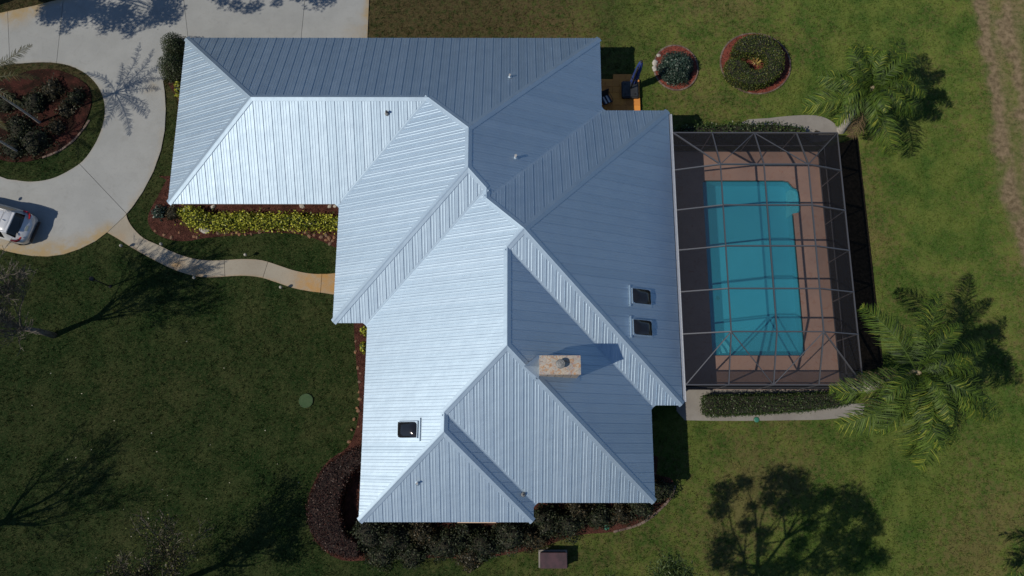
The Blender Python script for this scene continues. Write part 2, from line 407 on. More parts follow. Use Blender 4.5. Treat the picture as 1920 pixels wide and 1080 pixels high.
M_INNERM = simple('inner_maroon_stems', (0.012, 0.006, 0.005), (0.02, 0.010, 0.008), 8, .95)
M_STONE = simple('edging_rock', (0.20, 0.095, 0.045), (0.13, 0.085, 0.06), 3.0, .9, bump=.5, bscale=20)
M_PALESTONE = simple('pale_rock', (0.40, 0.38, 0.34), (0.30, 0.28, 0.26), 4.0, .9, bump=.4, bscale=15)
# ------------------------------------------------------------------ foliage builders
def leaf_quads(P, size, out=None, bias=0.5, aspect=0.5, rng=RNG):
    """one folded-diamond leaf per point; returns V (4n,3), F (n,4)"""
    n = len(P)
    nr = rng.normal(size=(n, 3))
    nr /= np.linalg.norm(nr, axis=1)[:, None]
    if out is not None: nr = nr * (1 - bias) + out * bias
    nr /= np.linalg.norm(nr, axis=1)[:, None] + 1e-9
    t = np.cross(nr, rng.normal(size=(n, 3))); t /= np.linalg.norm(t, axis=1)[:, None] + 1e-9
    b = np.cross(nr, t)
    s = (size * rng.uniform(.65, 1.35, n))[:, None]
    V = np.stack([P - t * s * .5, P + b * s * aspect * .5 - nr * s * .08, P + t * s * .5, P - b * s * aspect * .5 - nr * s * .08], 1).reshape(-1, 3)
    return V, np.arange(4 * n).reshape(n, 4)
def leaves(name, P, size, mat, parent=None, out=None, bias=.5, aspect=.5):
    V, F = leaf_quads(np.asarray(P), size, out, bias, aspect)
    n = len(F)
    return np_mesh(name, V, F, mat, parent, {'rnd': ('FACE', RNG.random(n)), 'rnd2': ('FACE', RNG.random(n))})
def lump(D, seed, amp=.22, f=1.7):
    return np.array([1 + amp * 2 * noise.noise(Vector(d) * f + Vector((seed, seed * .7, -seed))) for d in D])
def shrub_points(n, rx, ry, rz, seed, shell=(.72, 1.03), amp=.22):
    d = RNG.normal(size=(n, 3)); d[:, 2] = np.abs(d[:, 2]) * 1.1 - .15
    d /= np.linalg.norm(d, axis=1)[:, None]
    r = RNG.uniform(shell[0], shell[1], n) * lump(d, seed, amp)
    P = d * r[:, None] * [rx, ry, rz]; P[:, 2] = np.maximum(P[:, 2], .02)
    return P, d
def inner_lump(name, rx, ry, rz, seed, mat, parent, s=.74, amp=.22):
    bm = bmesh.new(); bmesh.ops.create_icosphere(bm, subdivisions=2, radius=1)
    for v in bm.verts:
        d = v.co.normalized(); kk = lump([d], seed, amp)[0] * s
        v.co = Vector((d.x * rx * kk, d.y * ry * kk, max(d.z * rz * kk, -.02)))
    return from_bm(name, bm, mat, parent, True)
def shrub(name, loc, rx, ry, rz, mat, label, n=1500, leaf=.11, cat='shrub', group=None, inner=None, seed=None, amp=.22, aspect=.5, bias=.45):
    seed = seed if seed is not None else random.uniform(0, 90)
    r = empty(name, loc); tag(r, label, cat, group)
    P, d = shrub_points(n, rx, ry, rz, seed, amp=amp)
    leaves('foliage', P, leaf, mat, r, d, bias, aspect)
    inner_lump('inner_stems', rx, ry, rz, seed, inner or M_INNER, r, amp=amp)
    return r
def hedge(name, poly, h, mat, label, n=4000, leaf=.08, cat='hedge', group=None, inner=None, rough=.10, aspect=.55, wave=0.0):
    """clipped hedge over a footprint polygon (world x, y)"""
    xs = np.array(poly); c = xs.mean(0)
    r = empty(name, (c[0], c[1], 0)); tag(r, label, cat, group)
    lo, hi = xs.min(0), xs.max(0)
    per = sum((Vector(poly[i]) - Vector(poly[i - 1])).length for i in range(len(poly)))
    area = abs(sum(poly[i - 1][0] * poly[i][1] - poly[i][0] * poly[i - 1][1] for i in range(len(poly)))) / 2
    ns = int(n * per * h / (per * h + area)); nt_ = n - ns
    Q = []
    while len(Q) < nt_:
        X = RNG.uniform(lo[0], hi[0], 4 * nt_); Y = RNG.uniform(lo[1], hi[1], 4 * nt_); m = inside(poly, X, Y)
        Q.extend(zip(X[m], Y[m]))
    Q = np.array(Q[:nt_])
    hh = h + RNG.normal(0, rough * .5, nt_) + (np.array([wave * 2 * noise.noise(Vector((q[0] * 1.1, q[1] * 1.1, 3))) for q in Q]) if wave else 0)
    dd = seg_dist(Q, list(poly) + [poly[0]]); hh -= np.clip(.22 - dd, 0, .22) ** 1 * .9
    top = np.column_stack([Q, hh]); ot = np.tile([0, 0, 1.0], (nt_, 1))
    L = []; O = []
    for i in range(len(poly)):
        a = np.array(poly[i - 1]); b = np.array(poly[i]); ln = np.linalg.norm(b - a); m = int(ns * ln / per) + 1
        t = RNG.random(m); nn = np.array([b[1] - a[1], a[0] - b[0]]) / (ln + 1e-9)
        p = a + t[:, None] * (b - a) + nn * RNG.normal(0, rough * .6, m)[:, None]
        L.append(np.column_stack([p, RNG.uniform(.05, h * .95, m)])); O.append(np.tile([nn[0], nn[1], .3], (m, 1)))
    P = np.vstack([top] + L); O = np.vstack([ot] + O)
    P[:, :2] -= c
    leaves('foliage', P, leaf, mat, r, O, .4, aspect)
    inn = [tuple(Vector((x - c[0], y - c[1])) ) for x, y in poly]
    sgn = 1 if sum(inn[i - 1][0] * inn[i][1] - inn[i][0] * inn[i - 1][1] for i in range(len(inn))) > 0 else -1
    off = []
    for i in range(len(inn)):
        a, b, d_ = Vector(inn[i - 1]), Vector(inn[i]), Vector(inn[(i + 1) % len(inn)])
        t = ((b - a).normalized() + (d_ - b).normalized()); t = t.normalized() if t.length > 1e-6 else (b - a).normalized()
        off.append(tuple(b + Vector((-t.y, t.x)) * sgn * .06))
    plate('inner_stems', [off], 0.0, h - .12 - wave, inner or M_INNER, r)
    return r
def frond_mesh(L, elev, droop, nl=46, lw=.30, mat=None, sweep=0.0, leafw=.045, plume=.5, hang=.45):
    """feather palm frond along +X from the origin: arching rachis and two ranks of leaflets"""
    st = 26; pts = [Vector((0, 0, 0))]; e = elev
    for i in range(st):
        e -= droop / st * (.45 + 1.1 * i / st)
        yw = sweep * (i / st) ** 1.3
        pts.append(pts[-1] + Vector((math.cos(e) * math.cos(yw), math.cos(e) * math.sin(yw), math.sin(e))) * (L / st))
    V = []; F = []; A = []; B = []
    # rachis
    for i, p in enumerate(pts):
        w = .035 * (1 - .85 * i / st) * (L / 3) ** .5
        V += [p + Vector((0, w, 0)), p + Vector((0, 0, w * .9)), p + Vector((0, -w, 0))]
    for i in range(st):
        for j in (0, 1): F.append((3 * i + j, 3 * i + 3 + j, 3 * i + 4 + j, 3 * i + 1 + j)); A.append(.45); B.append(0)
    for q in range(nl):
        s = .14 + .86 * (q + .5) / nl
        x = s * st; i = min(int(x), st - 1); p = pts[i].lerp(pts[i + 1], x - i); t = (pts[i + 1] - pts[i]).normalized()
        ln = lw * L * (math.sin(PI * min(1, .10 + .90 * s)) ** .55) * random.uniform(.85, 1.12)
        flat = Vector((-t.y, t.x, 0)).normalized(); up = t.cross(flat).normalized() if t.cross(flat).z > 0 else -t.cross(flat).normalized()
        if random.random() < .04: continue
        for sd in (-1, 1):
            fwd = random.uniform(.45, .75) + .35 * s
            ez = random.uniform(-plume * 1.5, plume * 1.5) - hang * .35
            d = (t * (fwd + random.gauss(0, .12)) + flat * sd + up * ez).normalized()
            d2 = (d + Vector((random.gauss(0, .12), random.gauss(0, .12), -hang - random.uniform(0, .6)))).normalized()
            w = leafw * random.uniform(.8, 1.2)
            nrm = d.cross(t).normalized(); side = d.cross(nrm).normalized() * w
            k0 = len(V); a = p; b = p + d * ln * .5; c_ = b + d2 * ln * .5
            V += [a - side * .4, a + side * .4, b + side * .8, b - side * .8, c_ + side * .15, c_ - side * .15]
            F += [(k0, k0 + 1, k0 + 2, k0 + 3), (k0 + 3, k0 + 2, k0 + 4, k0 + 5)]
            rr = random.random() * .7 + .3 * s; r2 = random.random() * (.75 + .25 * s); A += [rr, rr]; B += [r2, r2]
    V = np.array([tuple(v) for v in V])
    me_ob = np_mesh('frond', V, np.array(F), mat, None, {'rnd': ('FACE', np.array(A)), 'rnd2': ('FACE', np.array(B))})
    return me_ob
def palm(loc, top, fronds, label, mat=F_QUEEN, r0=.20, r1=.13, lw=.26, nl=46, group=None, trunk_mat=None, leafw=.045, shaft=True, name='palm_tree', hang=.45):
    """loc base, top = crown centre offset; fronds = [(azimuth deg, elevation deg, droop deg, length)]"""
    r = empty(name, loc); tag(r, label, 'palm tree', group)
    top = Vector(top); mid = top * .5 + Vector((-top.x * .12, -top.y * .12, .1))
    pts = []; rad = []
    for i in range(13):
        t = i / 12; p = mid * (2 * t * (1 - t)) + top * t * t
        pts.append(p); rad.append((r0 + (r1 - r0) * t) * (1 + .05 * (i % 2)) * (1.25 if i == 0 else 1))
    tube('trunk', pts, rad, trunk_mat or M_PALMTRUNK, r, 12, False)
    if shaft:
        lathe('crownshaft', [(r1 * .9, -.55), (r1 * 1.5, -.25), (r1 * 1.35, .05), (r1 * .5, .35)], M_PALMBASE, r, 10, tuple(top), True)
    extra = [(random.uniform(0, 360), random.uniform(48, 80), random.uniform(85, 115), fronds[0][3] * random.uniform(.5, .75)) for _ in range(9)] if shaft else []
    for az, el, dr, L in fronds + extra:
        f = frond_mesh(L, math.radians(el), math.radians(dr), nl, lw, mat, sweep=random.gauss(0, .5), leafw=leafw, hang=hang)
        f.parent = r; f.location = top + Vector((0, 0, .08)); f.rotation_euler = (random.uniform(-.5, .5), 0, math.radians(az))
    if shaft:
        for k_ in range(3):
            f = frond_mesh(fronds[0][3] * .7, -.35, 1.0, nl // 2, lw, F_DEAD, sweep=random.gauss(0, .5), leafw=leafw, hang=hang * 1.2); f.name = 'dead_frond'; f['label'] = 'brown dead frond hanging below the crown'
            f.parent = r; f.location = top - Vector((0, 0, .2)); f.rotation_euler = (0, 0, random.uniform(0, 2 * PI))
    return r
def add_branches(bm, tips, p, d, L, rad, depth, spread, nchild, up=.12, seg=3, minr=.011):
    n = 4; pts = [p]; rr = [rad]; dd = d
    for i in range(n):
        dd = (dd + Vector((random.gauss(0, .12), random.gauss(0, .12), random.gauss(0, .08) + up * .3))).normalized()
        pts.append(pts[-1] + dd * L / n); rr.append(max(rad * (1 - .38 * (i + 1) / n), minr))
    add_tube(bm, pts, rr, seg if rad < .05 else 8, False)
    tips.append(pts[-1])
    if depth == 0: return
    for c_ in range(nchild):
        t = random.choice((2, 3, 4, 4)); q = pts[t]
        ax = Vector((random.gauss(0, 1), random.gauss(0, 1), random.gauss(0, .6))); ax = (ax - dd * ax.dot(dd)).normalized()
        nd = (dd + ax * random.uniform(.5, 1.0) * spread + Vector((0, 0, up))).normalized()
        add_branches(bm, tips, q, nd, L * random.uniform(.62, .85), max(rr[t] * .66, minr), depth - 1, spread, nchild, up, seg, minr)
def bare_tree(loc, dirv, h, label, depth=5, nchild=3, spread=.75, r=.2, leafn=0, leafm=None, seed=1, up=.14, trunk=.30, name='bare_tree'):
    random.seed(seed)
    o = empty(name, loc); tag(o, label, 'tree')
    bmT = bmesh.new(); base = Vector((0, 0, 0)); d = Vector(dirv).normalized()
    tp = [base, d * h * trunk * .5 + Vector((.05, .04, 0)), d * h * trunk]
    add_tube(bmT, tp, [r * 1.25, r, r * .85], 10)
    from_bm('trunk', bmT, M_BARK, o, True)
    bmB = bmesh.new(); tips = []
    for c_ in range(5):
        a = 2 * PI * c_ / 5 + random.uniform(-.3, .3)
        nd = (d + Vector((math.cos(a), math.sin(a), 0)) * spread * random.uniform(.45, .9)).normalized()
        add_branches(bmB, tips, tp[2] - d * random.uniform(0, .25), nd, h * .26, r * .5, depth, spread, nchild, up)
    from_bm('branches', bmB, M_TWIG, o, False)
    if leafn:
        T = np.array([tuple(t) for t in tips]); P = T[RNG.integers(0, len(T), leafn)] + RNG.normal(0, .16, (leafn, 3))
        leaves('crown', P, .10, leafm, o, None, 0, .6)
    random.seed(seed + 100)
    return o
def clump_tree(name, base, fork, clumps, label, mat, leaf=.16, per=260, r=.28, bark=None, aspect=.35, jitter=.5):
    """a tree whose crown is leaf clumps carried on limbs: clumps = [(Vector centre, radius)] in world space"""
    base = Vector(base); o = empty(name, base); tag(o, label, 'tree')
    f = Vector(fork) - base
    tube('trunk', [Vector((0, 0, 0)), f * .5 + Vector((.1, -.06, 0)), f], [r * 1.3, r, r * .8], bark or M_BARK, o, 10)
    bm = bmesh.new(); LP = []; LO = []; hubs = []
    srt = sorted(clumps, key=lambda q_: math.atan2((q_[0] - base - f).y, (q_[0] - base - f).x)); gsz = 6
    for gi in range(0, len(srt), gsz):
        gp = [q_[0] - base for q_ in srt[gi:gi + gsz]]; cen = sum(gp, Vector()) / len(gp)
        hub = f.lerp(cen, .55) + Vector((random.uniform(-.4, .4), random.uniform(-.4, .4), -.3)); m0 = f.lerp(hub, .5) + Vector((random.uniform(-.3, .3), random.uniform(-.3, .3), -.2))
        add_tube(bm, [f, m0, hub], [r * .5, r * .38, r * .3], 6, False); hubs += [hub] * len(gp)
    for (c_, rad), hub in zip(srt, hubs):
        c_ = c_ - base
        m = hub.lerp(c_, .5) + Vector((random.uniform(-.35, .35), random.uniform(-.35, .35), random.uniform(-.3, .1)))
        add_tube(bm, [hub, m, c_], [r * .26, r * .16, r * .05], 5, False)
        n = int(per * (rad / .8) ** 2); dd = RNG.normal(size=(n, 3)); dd /= np.linalg.norm(dd, axis=1)[:, None]
        seed = random.uniform(0, 50)
        P = dd * (rad * RNG.uniform(.15, 1, n) ** .6 * lump(dd, seed, .3, 2.2))[:, None] * [1, 1, .75]
        LP.append(P + np.array(c_)); LO.append(dd)
    from_bm('limbs', bm, bark or M_BARK, o, True)
    leaves('crown', np.vstack(LP), leaf, mat, o, np.vstack(LO), .15, aspect)
    return o

# ------------------------------------------------------------------ ground polygons (traced on the ground plane)
DRIVE_OUT = at2([(-420, 60), (0, 25), (66, 11), (140, -8), (330, -70), (692, -90), (692, 0), (689, 72), (690, 190), (352, 190), (345, 128), (318, 140), (306, 152),
    (309, 172), (311, 205), (309, 245), (302, 282), (288, 322), (268, 360), (249, 388), (237, 402), (201, 436), (180, 452), (150, 467), (120, 477), (90, 481), (60, 480), (30, 475), (0, 468), (-420, 380)])
ISLAND = smooth_loop(at2([(-150, 215), (-90, 150), (0, 124), (40, 119), (90, 117), (130, 123), (162, 139), (184, 162), (195, 188), (197, 215), (190, 245), (176, 275), (155, 303), (125, 323), (95, 336), (60, 341), (30, 338), (0, 331), (-90, 285)]), 3)
W_UP = at2([(237, 402), (240, 412), (250, 428), (270, 447), (300, 461), (330, 475), (362, 485), (390, 488.5), (420, 488), (455, 486), (490, 488), (520, 497), (550, 507), (580, 513), (605, 514), (632, 512), (700, 500)])
W_LO = at2([(700, 560), (632, 553), (605, 549), (580, 546), (550, 540), (520, 530), (490, 520.5), (460, 517), (430, 518), (400, 520), (368, 518), (330, 507), (290, 488), (250, 466), (225, 450), (201, 436)])
WALK = smooth_loop(W_UP, 3, False) + smooth_loop(W_LO, 3, False)
BED_FRONT = smooth_loop(at2([(330, 330), (313, 338), (300, 362), (287, 385), (279, 402), (279, 420), (292, 438), (322, 450), (352, 452), (380, 447), (420, 443), (460, 440), (500, 437), (540, 437), (575, 442), (605, 453), (640, 467), (700, 470), (700, 340)]), 3)
BED_GABLE = smooth_loop(at2([(317, 150), (325, 172), (334, 190), (330, 240), (326, 300), (345, 300), (380, 150)]), 3)
BED_LEFT = smooth_loop(at2([(655, 560), (663, 604), (665, 640), (670, 700), (674, 745), (670, 795), (652, 838), (618, 862), (592, 898), (578, 940), (580, 985), (598, 1022), (640, 1050), (700, 1050), (800, 1046), (900, 1046), (1000, 1030), (1080, 1004), (1150, 997), (1210, 978), (1248, 944), (1264, 914), (1256, 896), (1230, 888), (1190, 840), (760, 800), (760, 560)]), 3)
BED_ISLAND = smooth_loop(at2([(-90, 180), (-20, 158), (20, 145), (60, 132), (105, 131), (145, 146), (166, 164), (172, 190), (164, 220), (143, 255), (112, 281), (80, 296), (40, 304), (0, 299), (-70, 270)]), 3)
C1 = at(1267, 127); C2 = at(1416, 119)
def ell(c, rx, ry, n=40): return [(c.x + rx * math.cos(2 * PI * i / n), c.y + ry * math.sin(2 * PI * i / n)) for i in range(n)]
CIRC1 = ell(C1, 1.36, 1.52); CIRC2 = ell(C2, 2.17, 2.06)
DECK = [(8.25, 3.36), (18.66, 3.36), (18.66, 17.84), (8.25, 17.84)]
STRIP_N = smooth_loop(at2([(1392, 229), (1440, 222), (1490, 217), (1530, 217), (1556, 226), (1572, 243), (1560, 262), (1480, 270), (1400, 268)]), 3)
STRIP_S = at2([(1268, 700), (1330, 700), (1600, 700), (1628, 722), (1618, 733), (1345, 741), (1327, 748), (1326, 772), (1350, 779), (1420, 778), (1480, 773), (1540, 766), (1590, 757), (1622, 757), (1617, 776), (1590, 783), (1540, 787), (1480, 788), (1400, 789), (1340, 789), (1284, 788), (1268, 770)])
PATIO = at2([(1100, 148), (1150, 148), (1150, 139), (1184, 139), (1199, 150), (1199, 240), (1100, 240)], .17)
CAGE_SHADE = at2([(1530, 282), (1608, 258), (1638, 520), (1656, 690), (1575, 700)])  # outline of the cage's shadow band, laid as a dark sheet
HOUSE_FOOT = None   # set below from the eaves

# eave lines (metres) and the roof they carry; pitch 6 in 12
ZE, PITCH = 2.8, 0.5034
EV = dict(N1=23.747, W1=-19.266, S1=13.501, W2=-9.661, S2=6.739, W3=-7.780, S3=-3.553, E4=1.08, S4=-2.595, E3=7.317, S5=2.353, E2=8.983, N2=19.116, E1=5.144)
g = EV
RV = {'E1': (g['W1'], g['N1']), 'E2': (g['E1'], g['N1']), 'E3': (g['E1'], g['N2']), 'E4': (g['E2'], g['N2']), 'E5': (g['E2'], g['S5']), 'E6': (g['E3'], g['S5']), 'E7': (g['E3'], g['S4']),
      'E8': (g['E4'], g['S4']), 'E9': (g['E4'], g['S3']), 'E10': (g['W3'], g['S3']), 'E11': (g['W3'], g['S2']), 'E12': (g['W2'], g['S2']), 'E13': (g['W2'], g['S1']), 'E14': (g['W1'], g['S1'])}
HH = {k: 0.0 for k in RV}
def rv(nm, x, y, h): RV[nm] = (x, y); HH[nm] = h
h = (g['N1'] - g['S1']) / 2; rv('R1', g['W1'] + h, g['N1'] - h, h); rv('R2', g['W2'] + h, g['N1'] - h, h)
h = (g['E1'] - g['W2']) / 2; rv('R3', g['W2'] + h, g['N1'] - h, h); rv('R4', g['W2'] + h, g['S2'] + h, h)
h = (g['E1'] - g['W3']) / 2; rv('R5a', g['W3'] + h, g['S2'] + h, h); rv('R5b', g['W3'] + h, g['N2'] - h, h)
h = (g['E2'] - g['W3']) / 2; rv('R6', g['W3'] + h, g['N2'] - h, h)
h = (g['E3'] - g['W3']) / 2; rv('R7', g['W3'] + h, g['S5'] + h, h); rv('R8', g['W3'] + h, g['S4'] + h, h)
h = (g['E4'] - g['W3']) / 2; rv('R9a', g['W3'] + h, g['S4'] + h, h); rv('R9b', g['W3'] + h, g['S3'] + h, h)
def R3(nm, dz=0.0): x, y = RV[nm]; return Vector((x, y, ZE + PITCH * HH[nm] + dz))
FACES = {'N1': ('N', 'N1', 'E1 E2 R3 R2 R1'), 'W0': ('W', 'W1', 'E1 R1 E14'), 'S1': ('S', 'S1', 'E14 R1 R2 E13'), 'W1': ('W', 'W2', 'E13 R2 R3 R4 E12'), 'S2': ('S', 'S2', 'E12 R4 R5a E11'),
         'E1': ('E', 'E1', 'E2 E3 R5b R5a R4 R3'), 'N2': ('N', 'N2', 'E3 E4 R6 R5b'), 'E2': ('E', 'E2', 'E4 E5 R6'), 'S5': ('S', 'S5', 'E5 E6 R7 R6'), 'E3': ('E', 'E3', 'E6 E7 R8 R7'),
         'S4': ('S', 'S4', 'E7 E8 R9a R8'), 'E4': ('E', 'E4', 'E8 E9 R9b R9a'), 'S3': ('S', 'S3', 'E9 E10 R9b'), 'W3': ('W', 'W3', 'E10 E11 R5a R5b R6 R7 R8 R9a R9b')}
EAVES = ['E%d' % i for i in range(1, 15)]
EAVE_POLY = [RV[n] for n in EAVES]
def inset(poly, d):
    """inset a clockwise rectilinear outline by d"""
    n = len(poly); out = []
    for i in range(n):
        a, b, c = Vector(poly[i - 1]), Vector(poly[i]), Vector(poly[(i + 1) % n])
        t0, t1 = (b - a).normalized(), (c - b).normalized()
        n0, n1 = Vector((t0.y, -t0.x)), Vector((t1.y, -t1.x))       # right-hand side is inside for clockwise
        out.append(tuple(b + (n0 + n1) * d))
    return out
HOUSE_FOOT = inset(EAVE_POLY, 1.05)

# ------------------------------------------------------------------ ground and lawn
TRACK = at2([(1818, -60), (1826, 0), (1834, 60), (1845, 120), (1856, 200), (1868, 280), (1882, 350), (1897, 420), (1914, 480), (1936, 560), (1990, 680)])
def dirt_mask(X, Y):
    tx = np.array([p[0] for p in TRACK])[::-1]; ty = np.array([p[1] for p in TRACK])[::-1]
    edge = np.interp(Y, ty, tx)
    wob = np.array([noise.noise(Vector((x * .5, y * .5, 0))) + .5 * noise.noise(Vector((x * 2, y * 2, 5))) for x, y in zip(X, Y)]) if len(X) else np.zeros(0)
    s = X - edge + wob * .5
    m = np.clip((s + .3) / .8, 0, 1) * .46
    m += 1.0 * np.exp(-((s - .45) / .38) ** 2) + .75 * np.exp(-((s - 2.0) / .45) ** 2)
    m = m * (Y > 2) * np.clip((Y - 2) / 6, 0, 1)
    return np.clip(m * (0.9 + .7 * wob), 0, .97)
bm = bmesh.new()
hx0, hx1, hy0, hy1 = 10.2, 18.0, 4.2, 17.2       # the pool's hole
for x0, y0, x1, y1 in ((-420, -420, 420, hy0), (-420, hy1, 420, 420), (-420, hy0, hx0, hy1), (hx1, hy0, 420, hy1)):
    bm.faces.new([bm.verts.new(p) for p in ((x0, y0, -.09), (x1, y0, -.09), (x1, y1, -.09), (x0, y1, -.09))])
o = from_bm('ground', bm, M_LAWN); tag(o, kind='structure')
for f in o.data.polygons:
    if f.normal.z < 0: f.flip()
# lawn relief
LX0, LX1, LY0, LY1, ST = -38.0, 40.0, -13.0, 36.0, 0.14
nx, ny = int((LX1 - LX0) / ST), int((LY1 - LY0) / ST)
gx, gy = np.meshgrid(LX0 + np.arange(nx + 1) * ST, LY0 + np.arange(ny + 1) * ST)
gx = gx + RNG.uniform(-.04, .04, gx.shape); gy = gy + RNG.uniform(-.04, .04, gy.shape)
gz = -.05 + RNG.uniform(0, .055, gx.shape)
# a rut along the track on the right
rows = gx[:, -40:]
idx = np.arange((nx + 1) * (ny + 1)).reshape(ny + 1, nx + 1)
q = np.stack([idx[:-1, :-1], idx[:-1, 1:], idx[1:, 1:], idx[1:, :-1]], -1).reshape(-1, 4)
cxq = gx.ravel()[q].mean(1); cyq = gy.ravel()[q].mean(1)
keep = ~((cxq > hx0) & (cxq < hx1) & (cyq > hy0) & (cyq < hy1))
q = q[keep]
dm = np.zeros(gx.size); sel = gx.ravel() > 22; dm[sel] = dirt_mask(gx.ravel()[sel], gy.ravel()[sel])
gzz = gz.ravel() - dm * .02
o = np_mesh('lawn', np.column_stack([gx.ravel(), gy.ravel(), gzz]), q, M_LAWN, None, {'dirt': ('POINT', dm)}); tag(o, kind='structure')
# grass blades
NOGRASS = [WALK, BED_FRONT, BED_GABLE, BED_LEFT, CIRC1, CIRC2, DECK, STRIP_N, STRIP_S, PATIO, HOUSE_FOOT]
NT_ = 210000
X = RNG.uniform(-37, 38, NT_); Y = RNG.uniform(-12, 35, NT_)
bad = np.zeros(NT_, bool)
for p in NOGRASS: bad |= inside(p, X, Y)
bad |= (inside(DRIVE_OUT, X, Y) & ~inside(ISLAND, X, Y)) | inside(BED_ISLAND, X, Y) | inside(CAGE_SHADE, X, Y)
X, Y = X[~bad], Y[~bad]
dmb = np.zeros(len(X)); sel = X > 22; dmb[sel] = dirt_mask(X[sel], Y[sel])
kp = RNG.random(len(X)) > dmb * 1.05
X, Y, dmb = X[kp], Y[kp], dmb[kp]
NB = 4; n = len(X)
bx = np.repeat(X, NB) + RNG.normal(0, .05, n * NB); by = np.repeat(Y, NB) + RNG.normal(0, .05, n * NB)
hgt = RNG.uniform(.05, .11, n * NB) * (1 - .5 * np.repeat(dmb, NB)); a = RNG.uniform(0, 2 * PI, n * NB)
ln = RNG.normal(0, .035, (n * NB, 2)); wd = RNG.uniform(.010, .020, n * NB)
V = np.stack([np.column_stack([bx - np.cos(a) * wd, by - np.sin(a) * wd, np.full(n * NB, -.02)]),
              np.column_stack([bx + np.cos(a) * wd, by + np.sin(a) * wd, np.full(n * NB, -.02)]),
              np.column_stack([bx + ln[:, 0], by + ln[:, 1], hgt - .02])], 1).reshape(-1, 3)
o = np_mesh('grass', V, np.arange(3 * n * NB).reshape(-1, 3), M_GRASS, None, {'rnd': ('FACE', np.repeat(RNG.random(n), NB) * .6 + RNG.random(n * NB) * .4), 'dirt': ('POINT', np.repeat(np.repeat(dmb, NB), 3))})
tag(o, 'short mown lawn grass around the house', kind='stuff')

# ------------------------------------------------------------------ driveway, front walk: concrete slabs with open joints
def slabs(parent, base_bm, cuts, rust, mat, edge_line, step=.45, name='slab'):
    """split a plate by vertical cuts [(p, q)] into slabs; rust = [(x, y, radius, strength)] plus a band along edge_line"""
    pieces = [base_bm]
    rest = base_bm; out = []
    for (p, q_), keep_side in cuts:
        p, q_ = Vector((*p, 0)), Vector((*q_, 0)); nrm = (q_ - p).cross(Vector((0, 0, 1))).normalized()
        a = rest.copy(); b = rest.copy()
        for bmx, sgn in ((a, 1), (b, -1)):
            geom = list(bmx.verts) + list(bmx.edges) + list(bmx.faces)
            r = bmesh.ops.bisect_plane(bmx, geom=geom, plane_co=p + nrm * .012 * sgn, plane_no=nrm * sgn, clear_inner=True)
            ed = [e for e in bmx.edges if e.is_boundary and all(abs((v.co - p).dot(nrm)) < .02 for v in e.verts)]
            if ed:
                ex = bmesh.ops.extrude_edge_only(bmx, edges=ed)
                for v in ex['geom']:
                    if isinstance(v, bmesh.types.BMVert): v.co.z -= .06
        rest.free()
        (cut, rest) = (a, b) if keep_side > 0 else (b, a)
        out.append(cut)
    out.append(rest)
    for bmx in out:
        if not bmx.faces: bmx.free(); continue
        lo = [min(v.co[i] for v in bmx.verts) for i in (0, 1)]; hi = [max(v.co[i] for v in bmx.verts) for i in (0, 1)]
        for ax in (0, 1):
            t = math.floor(max(lo[ax], (-36, -14)[ax]) / step) * step + step * .37
            while t < min(hi[ax], 40):
                co = [0, 0, 0]; no = [0, 0, 0]; co[ax] = t; no[ax] = 1
                bmesh.ops.bisect_plane(bmx, geom=list(bmx.verts) + list(bmx.edges) + list(bmx.faces), plane_co=co, plane_no=no)
                t += step
        bmesh.ops.recalc_face_normals(bmx, faces=bmx.faces)
        me = bpy.data.meshes.new(name); bmx.to_mesh(me); bmx.free()
        P = np.array([v.co[:2] for v in me.vertices])
        w = np.zeros(len(P))
        for x, y, rad, st in rust: w = np.maximum(w, st * np.clip(1.25 - np.hypot(P[:, 0] - x, P[:, 1] - y) / rad, 0, 1))
        for line, width, st in edge_line: w = np.maximum(w, st * np.clip(1 - seg_dist(P, line) / width, 0, 1))
        at_ = me.attributes.new('rust', 'FLOAT', 'POINT'); at_.data.foreach_set('value', w.astype(np.float32))
        link(name, me, parent, mat)
L2 = lambda a, b: (at2([a])[0], at2([b])[0])
drive = empty('driveway'); tag(drive, 'pale concrete driveway looping round the planted island', kind='structure')
bm = bmesh.new(); add_poly(bm, [DRIVE_OUT, ISLAND], -.10, .035)
def rr(px, py, rad, st): p = at(px, py); return (p.x, p.y, rad, st)
slabs(drive, bm, [(L2((572, 0), (565, 70)), -1), (L2((345, 0), (352, 63)), -1), (L2((150, 308), (237, 400)), 1), (L2((115, 40), (107, 115)), -1), (L2((15, 25), (19, 118)), -1)],
      [rr(120, 478, 1.2, .8), rr(150, 462, 1.1, .55), rr(80, 482, 1.4, .9), rr(20, 475, 1.5, .8), rr(30, 18, 1.4, .9), rr(60, 14, .9, .9), rr(688, 30, .5, .8), rr(286, 165, .8, .35), rr(255, 380, .5, .5), rr(665, 60, 1.0, .35)],
      M_DRIVE, [(at2([(201, 436), (150, 467), (90, 481), (0, 468)]), 1.0, .95), (at2([(309, 245), (288, 322), (249, 388), (237, 402)]), .3, .45), (at2([(0, 25), (66, 11), (140, -8)]), .5, .9),
                (at2([(692, 0), (689, 72)]), .35, .8), (ISLAND + ISLAND[:1], .16, .35), (at2([(306, 152), (311, 205)]), .25, .3)])
plate('joint_filler', [DRIVE_OUT, ISLAND], -.085, -.015, M_GAP, drive)
walk = empty('front_walk'); tag(walk, 'narrow curving concrete walk from the driveway to the house', kind='structure')
bm = bmesh.new(); add_poly(bm, [WALK], -.10, .034)
